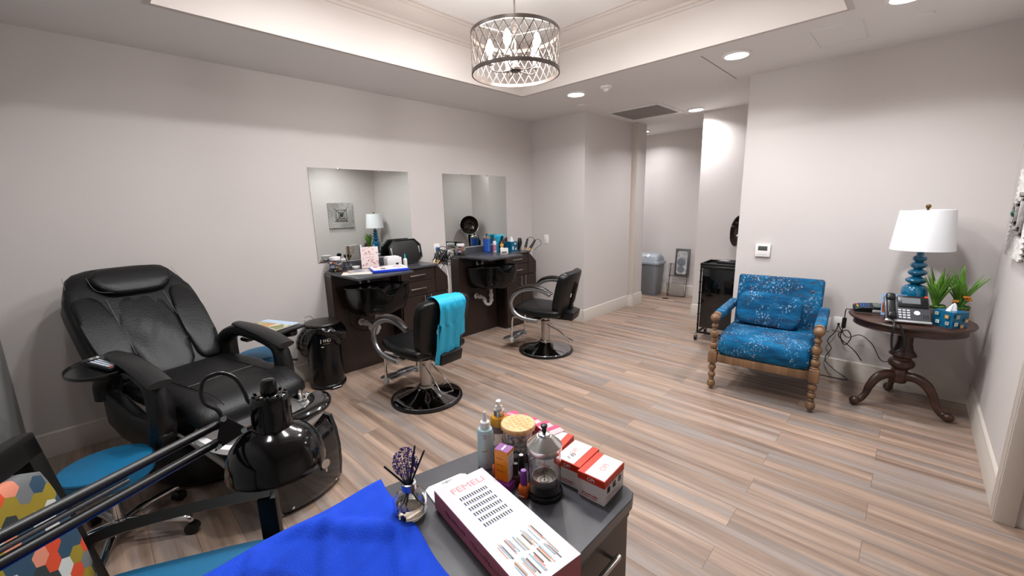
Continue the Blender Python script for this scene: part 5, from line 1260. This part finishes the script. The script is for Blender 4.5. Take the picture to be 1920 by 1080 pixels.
# ================================================================== things on the stations
CZ_ = .906                                # counter height
def S(x, y): return XL + x, y
CANDY = [('orange', '#e8743a'), ('green', '#a9c24a'), ('violet', '#7a6bb0'), ('white', '#dcdde6'), ('navy', '#33406e')]
def candy_jar(lb, who, x, y, z, r=.072, seed=1):
    t = thing('candy_jar', lb, 'candy jar', (x, y, z), group='round candy jars with white lids')
    k = r / .072
    MB().lathe([(0, .0005), (.045 * k, .0005), (.062 * k, .018 * k), (.072 * k, .05 * k), (.066 * k, .085 * k), (.052 * k, .103 * k), (.046 * k, .108 * k), (.046 * k, .116 * k), (.044 * k, .116 * k), (.044 * k, .107 * k), (.050 * k, .101 * k), (.064 * k, .084 * k), (.070 * k, .05 * k), (.060 * k, .02 * k), (.044 * k, .003), (0, .003)], n=36).out('glass_body', GLASS, t, ang=60)
    MB().lathe([(0, .110 * k), (.049 * k, .110 * k), (.050 * k, .114 * k), (.050 * k, .136 * k), (.047 * k, .140 * k), (0, .140 * k)], n=36).out('lid', mat('jar_lid_white', '#e9e4e6', .4), t)
    lbm = MB()
    def lab(u, v):
        a = math.radians(-52 + 44 * u - 18); zz = (.026 + .05 * v) * k; rr = .0735 * k * math.sqrt(max(.2, 1 - ((zz - .05 * k) / (.085 * k)) ** 2))
        return (rr * math.cos(a), rr * math.sin(a), zz)
    lbm.grid(lab, 8, 6); lbm.out('label', mat('label_navy', '#222a4a', .4), t)
    def lab2(u, v): 
        p = lab(.12 + .76 * u, .62 + .08 * v); return tuple(c * 1.012 if i < 2 else c for i, c in enumerate(p))
    lm = MB(); lm.grid(lab2, 6, 1); lm.grid(lambda u, v: (lambda p: (p[0] * 1.012, p[1] * 1.012, p[2]))(lab(.12 + .76 * u, .32 + .1 * v)), 6, 1); lm.out('label_print', WHITE, t)
    rnd = random.Random(seed); protos = {}
    for nm, c in CANDY: pass
    pos = []
    for lev in range(6):
        zz = (.013 + lev * .0145) * k; R_ = .062 * k * math.sqrt(max(.25, 1 - ((zz - .05 * k) / (.07 * k)) ** 2)) - .010
        n = max(3, int(2 * PI * R_ / .021))
        for i in range(n): pos.append((R_ * math.cos(2 * PI * i / n + lev), R_ * math.sin(2 * PI * i / n + lev), zz))
    for i, p in enumerate(pos):
        nm, c = CANDY[(i * 7 + int(p[2] * 90)) % 5] if rnd.random() > .3 else CANDY[rnd.randrange(5)]
        if nm not in protos:
            m = MB(); m.pillow((0, 0, 0), (.020, .014, .010), edge=.5, n=3); m.cyl((.008, 0, 0), (.015, 0, 0), .002, .006, n=6); m.cyl((-.008, 0, 0), (-.015, 0, 0), .002, .006, n=6)
            o = m.out('wrapped_candy', mat('candy_' + nm, c, .35)); protos[nm] = o
        else: o = protos[nm].copy(); COL.link(o)
        o.location = (x + p[0], y + p[1], z + p[2]); o.rotation_euler = (rnd.uniform(-.5, .5), rnd.uniform(-.5, .5), rnd.uniform(0, 3.1))
        tag(o, '%s wrapped candy in the round jar %s' % (nm, who), 'candy', '%s candies in the jar %s' % (nm, who))
    return t
candy_jar('round jar of wrapped candies at the left end of the nearer station', 'on the nearer station', XL + .092, 1.495, .9265, .064, 1)
candy_jar('round jar of wrapped candies at the left end of the far station', 'on the far station', XL + .092, 2.885, .9265, .064, 2)
# tumbler with black brushes
t = thing('brush_tumbler', 'footed glass tumbler holding black applicator brushes', 'tumbler', (XL + .09, 1.61, .9265))
MB().lathe([(0, .001), (.026, .001), (.026, .006), (.008, .012), (.008, .02), (.026, .03), (.031, .045), (.031, .062), (.0295, .062), (.0295, .046), (.024, .033), (0, .03)], n=28).out('glass', GLASS, t, ang=60)
rnd = random.Random(6); b0 = None
for i in range(8):
    if b0 is None:
        m = MB(); m.tube([(0, 0, 0), (0, 0, .09)], .0012, n=6); b0 = m.out('applicator_brush', BLKP); MB().lathe([(0, .07), (.004, .075), (.006, .09), (.003, .102), (0, .103)], n=10).out('bristles', BLKM, b0); o = b0
    else: o = dup(b0)
    o.location = (XL + .09 + rnd.uniform(-.006, .006), 1.61 + rnd.uniform(-.006, .006), .9265 + .034); o.rotation_euler = (rnd.uniform(-.42, .42), rnd.uniform(-.35, .35), 0)
    tag(o, 'black applicator brush standing in the footed glass tumbler', 'brush', 'brushes in the tumbler')
t = thing('powder_compact', 'small white round compact beside the brush tumbler', 'compact', (XL + .06, 1.69, .9265))
MB().lathe([(0, 0), (.034, 0), (.036, .004), (.036, .016), (.033, .019), (0, .02)], n=28).out('case', WHITE, t)
# pink floral box
def floral():
    m_, nt, b, N, L = nodes('floral_card'); tc = N('ShaderNodeTexCoord'); n = N('ShaderNodeTexVoronoi'); n.inputs['Scale'].default_value = 45; L(tc.outputs['Object'], n.inputs['Vector'])
    n2 = N('ShaderNodeTexNoise'); n2.inputs['Scale'].default_value = 14; L(tc.outputs['Object'], n2.inputs['Vector'])
    r = ramp(nt, [(0, '#7d2f45'), (.25, '#cc8790'), (.42, '#efdcd9'), (1, '#f1e4e1')]); L(n.outputs['Distance'], r.inputs['Fac'])
    r2 = N('ShaderNodeMapRange'); r2.inputs['From Min'].default_value = .40; r2.inputs['From Max'].default_value = .5; L(n2.outputs['Fac'], r2.inputs['Value'])
    mx = N('ShaderNodeMix'); mx.data_type = 'RGBA'; mx.inputs['A'].default_value = lin('#f0e2df'); L(r2.outputs[0], mx.inputs['Factor']); L(r.outputs[0], mx.inputs['B']); L(mx.outputs['Result'], b.inputs['Base Color']); b.inputs['Roughness'].default_value = .4
    return m_
t = thing('floral_gift_box', 'upright pink floral planner box with rose lettering on the station counter', 'box', (XL + .17, 1.775, .9265), rz=-28)
MB().b2((-.02, -.075, 0), (.02, .075, .19), .002, 1).out('box', floral(), t)
MB().b2((-.021, -.076, 0), (-.0, -.0745, .19)).out('gold_edge', mat('gold_edge', '#c9a06a', .35, .6), t)
m = MB(); m.X = RZ(90) @ T(0, -.0202, 0); scrib(m, -.045, .045, .125, .007); scrib(m, -.035, .035, .10, .006); m.out('script_print', mat('rose_gold_print', '#c9898a', .4), t)
# white tissue packs
t = thing('paper_towel_pack', 'low white carton of wipes behind the blue tray', 'box', (XL + .17, 2.0, CZ_), rz=-8)
MB().b2((-.05, -.07, 0), (.05, .07, .095), .006).out('carton', mat('wipe_carton', '#e2dfe0', .5), t)
MB().b2((.0502, .01, .02), (.051, .035, .045)).out('code_print', INK, t)
m = MB(); m.b2((-.045, -.06, .095), (.045, .05, .105), .005); m.out('folded_wipes', mat('paper_white', '#efeeee', .8), t)
t = thing('spray_nozzle_bottle', 'small bottle with turquoise nozzle beside the black tray', 'bottle', (XL + .25, 2.085, CZ_))
MB().lathe([(0, 0), (.017, 0), (.018, .003), (.018, .07), (.008, .082), (0, .083)], n=20).out('bottle_body', WHITE, t); MB().lathe([(0, .08), (.006, .08), (.005, .11), (.002, .125), (0, .126)], n=12).out('nozzle', mat('turq', '#2bb3cc', .3), t)
# black octagonal tray standing up
t = thing('octagonal_black_tray', 'black octagonal tray with slot handles standing against the wall', 'tray', (XL + .10, 2.20, CZ_), rz=0)
Mo = T(0, 0, .0) @ RY(-12)
W, Hh, c_ = .175, .24, .06
oct_ = [(-W, c_), (-W + c_, .004), (W - c_, .004), (W, c_), (W, Hh - c_), (W - c_, Hh), (-W + c_, Hh), (-W, Hh - c_)]
m = MB(); m.prism(oct_, 'x', 0, .014, .003, M=Mo)
m.out('tray_base', mat('tray_charcoal', '#1b1b1b', .4), t)
m = MB()
for i in range(8):
    a, b_ = oct_[i], oct_[(i + 1) % 8]; m.tube([(.018, a[0] * .985, a[1]), (.018, b_[0] * .985, b_[1])], .006, n=6, M=Mo)
m.out('raised_edge', mat('tray_charcoal', ''), t)
for sg in (-1, 1): MB().b2((.013, sg * .155 - .007, .10), (.0165, sg * .155 + .007, .17), .003, M=Mo).out('handle_slot', ALU, t)
# papers, cards, blue tray on the lid
LZ = .9262
t = thing('blue_folder', 'royal blue plastic folder tray with printed papers on the nearer station lid', 'folder', (XL + .44, 1.80, LZ), rz=-18)
MB().b2((-.12, -.15, 0), (.12, .15, .022), .008, 2).out('folder_body', mat('royal_plastic', '#1238c0', .3), t)
MB().b2((-.112, -.142, .022), (.112, .142, .028), .001, 1).out('papers', mat('paper_white', ''), t)
MB().b2((-.105, -.13, .028), (.10, .12, .0286)).out('printed_sheet', printed('magazine_print', [(0, '#efe9ec'), (.7, '#efe6ea'), (.82, '#c0364a'), (.92, '#3c3340'), (1, '#e7a9b8')], 26), t)
t = thing('greeting_card', 'open greeting card with orange edge at the front left of the station lid', 'card', (XL + .36, 1.56, LZ), rz=-30)
MB().b2((-.09, -.12, 0), (.09, .12, .002), .0005, 1).out('card', mat('card_cream', '#ece5dc', .4), t)
MB().b2((-.092, -.122, .002), (-.06, .12, .0026)).out('orange_edge', mat('orange_edge', '#cc7b52', .4), t)
t = thing('magazine', 'small magazine with blue and yellow cover on top of the greeting card', 'magazine', (XL + .31, 1.61, LZ + .004), rz=-14)
MB().b2((-.075, -.10, 0), (.075, .10, .006), .001, 1).out('pages', WHITE, t); MB().b2((-.076, -.101, .006), (.076, .101, .0068)).out('cover', printed('small_cover', [(0, '#5571a8'), (.4, '#c9c6cf'), (.7, '#d8b25a'), (1, '#8c5a3c')], 22), t)
# far station: jars, bottles, tissue
BJ = mat('blue_liquid', '#0b469e', .05, coat=.8)
def blue_jar(lb, x, y):
    t = thing('blue_disinfectant_jar', lb, 'jar', (x, y, CZ_ if y > 3.36 else .9265))
    MB().lathe([(0, .001), (.044, .001), (.047, .005), (.047, .012), (.044, .02), (.044, .15), (.042, .158), (0, .158)], n=36).out('jar_body', BJ, t)
    MB().lathe([(.0445, .15), (.0455, .152), (.0455, .168), (.035, .178), (.02, .184), (0, .186)], n=36).out('lid', LID, t); MB().lathe([(0, .184), (.006, .185), (.006, .20), (.010, .203), (.010, .21), (0, .212)], n=16).out('knob', BLKP, t)
blue_jar('tall jar of blue disinfectant with steel lid on the far station', XL + .115, 3.26)
t = thing('spray_bottle', 'slim white bottle with pink label and silver neck on the far station', 'bottle', (XL + .17, 3.33, CZ_))
MB().lathe([(0, 0), (.021, 0), (.023, .004), (.023, .13), (.015, .145), (0, .146)], n=24).out('bottle_body', mat('pearl_white', '#d5cdd6', .3), t); MB().lathe([(.0232, .03), (.0236, .03), (.0236, .1), (.0232, .1)], n=24).out('label', mat('label_lilac', '#b06c8e', .5), t)
m = MB(); m.cyl((0, 0, .145), (0, 0, .175), .012, n=16); m.cyl((0, 0, .175), (0, 0, .192), .006, n=12); m.out('neck', STEEL, t)
t = thing('dark_pump_bottle', 'black bottle with round gold label on the far station', 'bottle', (XL + .21, 3.405, CZ_))
MB().lathe([(0, 0), (.030, 0), (.032, .004), (.032, .125), (.02, .145), (.012, .15), (0, .15)], n=28).out('bottle_body', BLKG, t); m = MB(); m.cyl((0, 0, .15), (0, 0, .172), .011, n=16); m.cyl((0, 0, .17), (0, 0, .19), .004, n=8); m.b2((-.004, -.006, .186), (.03, .006, .196), .002); m.out('pump', BLKP, t)
m = MB(); m.lathe([(0, 0), (.021, 0), (.021, .002), (0, .002)], n=28, M=T(.0315, 0, .095) @ RY(90)); m.out('label', mat('label_gold', '#c79a53', .4), t, M=RZ(-38))
m = MB(); m.b2((.0338, -.016, .04), (.0345, .016, .07)); m.out('label', mat('label_cream', '#d9c9b5', .5), t, M=RZ(-38))
t = thing('black_tonic_bottle', 'black bottle with small blue label behind the gold label bottle', 'bottle', (XL + .14, 3.49, CZ_))
MB().lathe([(0, 0), (.030, 0), (.032, .004), (.032, .13), (.018, .15), (0, .151)], n=28).out('bottle_body', BLKG, t); MB().cyl((0, 0, .15), (0, 0, .19), .013, n=16).out('cap', BLKP, t)
MB().b2((.0318, -.014, .05), (.0326, .014, .09)).out('label', mat('label_blue', '#2f73ad', .4), t, M=RZ(-38))
t = thing('turquoise_pump_box', 'bright turquoise product box behind the bottles on the far station', 'box', (XL + .075, 3.50, CZ_), rz=0)
MB().b2((-.03, -.055, 0), (.03, .055, .20), .002, 1).out('carton', mat('turq_card', '#1ba7cf', .35), t); MB().b2((-.032, -.057, .178), (.032, .057, .203), .002).out('lid', mat('turq_lid', '#3fc0e0', .35), t)
t = thing('small_white_card_box', 'small white box with dark print in front of the gold label bottle', 'box', (XL + .27, 3.385, CZ_), rz=-35)
MB().b2((-.02, -.045, 0), (.02, .045, .062), .001, 1).out('carton', WHITE, t); MB().b2((.02, -.03, .01), (.0208, .03, .022)).out('label_print', INK, t)
tb2 = tissue_box('teal printed cube tissue box at the right end of the far station bottles', XL + .16, 3.62, CZ_, 0, .105, .105, .115, mat('teal_print_box', ''), .065)
m = MB(); m.b2((.0527, -.035, .02), (.0534, -.01, .06)); m.b2((.0527, .015, .015), (.0534, .035, .04)); m.b2((.0527, .0, .08), (.0534, .03, .10)); m.out('square_print', SQ[2], tb2)
# irons and dryers in the sloped tool holders
GOLDB = mat('gold_barrel', '#d3a25b', .2, .9); WCD = mat('white_cord', '#e4e0da', .5)
def iron(lb, x, y, z, rx, ry, kind='curl', grp='hot tools in the tool holders'):
    t = thing('curling_iron', lb, 'curling iron', (x, y, z), group=grp); t.rotation_euler = (math.radians(rx), math.radians(ry), 0)
    m = MB(); m.cyl((0, 0, -.07), (0, 0, .03), .012 if kind == 'curl' else .009, n=16); m.out('barrel', GOLDB if kind == 'curl' else WHITE, t)
    m = MB(); m.lathe([(0, .03), (.015, .03), (.017, .04), (.015, .09), (.013, .14), (.009, .155), (0, .156)], n=16); m.out('handle', BLKP, t)
    m = MB(); m.b2((.012, -.005, .03), (.02, .005, .09), .003); m.tube([(.014, 0, .03), (.012, 0, -.05)], .003, n=6); m.out('clamp', BLKP, t)
    m = MB(); m.tube([(0, 0, .15), (.01, .02, .185), (.03, .06, .19), (.05, .08, .15), (.04, .06, .10), (.05, .03, .03)], .003, n=6, sm=6); m.out('cord', BLKP, t)
    return t
for (y0, nm) in ((1.42, 'nearer'), (2.805, 'far')):
    iron('gold barrel curling iron, front one in the %s station tool holder' % nm, XL + .25, y0 + 1.04, .90, -38, 10)
    iron('gold barrel curling iron, wall side one in the %s station tool holder' % nm, XL + .17, y0 + 1.05, .90, -30, -8)
# extra tangle on nearer station: white flat iron, bundle of black cords, white cord hanging
iron('white hair iron leaning in the nearer station tool holder', XL + .22, 2.52, .85, -42, 0, 'flat')
rnd = random.Random(12); m = MB()
for i in range(9):
    P = [(XL + .12 + rnd.random() * .16, 2.47 + rnd.random() * .17, .86 + rnd.random() * .16) for _ in range(6)]; m.tube(P, .004, n=6, sm=6)
tag(m.out('tangled_cords', BLKP), 'tangle of black tool cords bunched on the nearer station shoulder', 'cords', kind='stuff')
tag(MB().tube([(XL + .24, 2.555, .86), (XL + .26, 2.56, .80), (XL + .27, 2.562, .60), (XL + .26, 2.565, .42), (XL + .24, 2.58, .40), (XL + .22, 2.60, .45), (XL + .23, 2.60, .70), (XL + .18, 2.61, .84)], .0032, n=6, sm=8).out('white_power_cord', WCD), 'white cord looping down the right side of the nearer station', 'cord')
m = MB()
for i in range(4): m.tube([(XL + .25 + .02 * math.cos(a + i), 2.60 + .022 * math.cos(a), .42 + .03 * math.sin(a) + i * .006) for a in [2 * PI * k / 16 for k in range(16)]], .0035, n=6, closed=True)
tag(m.out('coiled_white_cord', WCD), 'coil of white cord tied beside the nearer station', 'cord')
t = thing('hair_dryer', 'black hair dryer standing nose up in the far station holder', 'hair dryer', (XL + .12, 3.80, .93)); t.rotation_euler = (math.radians(-10), 0, 0)
m = MB(); m.lathe([(0, -.03), (.018, -.03), (.02, 0), (.026, .05), (.026, .10), (.018, .12), (0, .122)], n=20); m.out('barrel', BLKP, t)
m = MB(); m.tube([(0, -.03, .02), (0, -.07, -.0)], .012, n=10); m.tube([(0, .01, .12), (.01, .03, .08), (.0, .04, 0), (.01, .03, -.05)], .003, n=6, sm=5); m.out('handle', BLKP, t)
t = thing('wall_outlet_timer_plug', 'blue and white plug-in adapter in the outlet between the stations', 'plug', (XL + .008, 2.63, 1.0))
MB().b2((0, -.018, -.01), (.03, .018, .03), .004).out('body', mat('plug_blue', '#1c6cb0', .35), t); MB().b2((.008, .018, -.012), (.028, .05, .012), .003).out('adapter', WHITE, t)
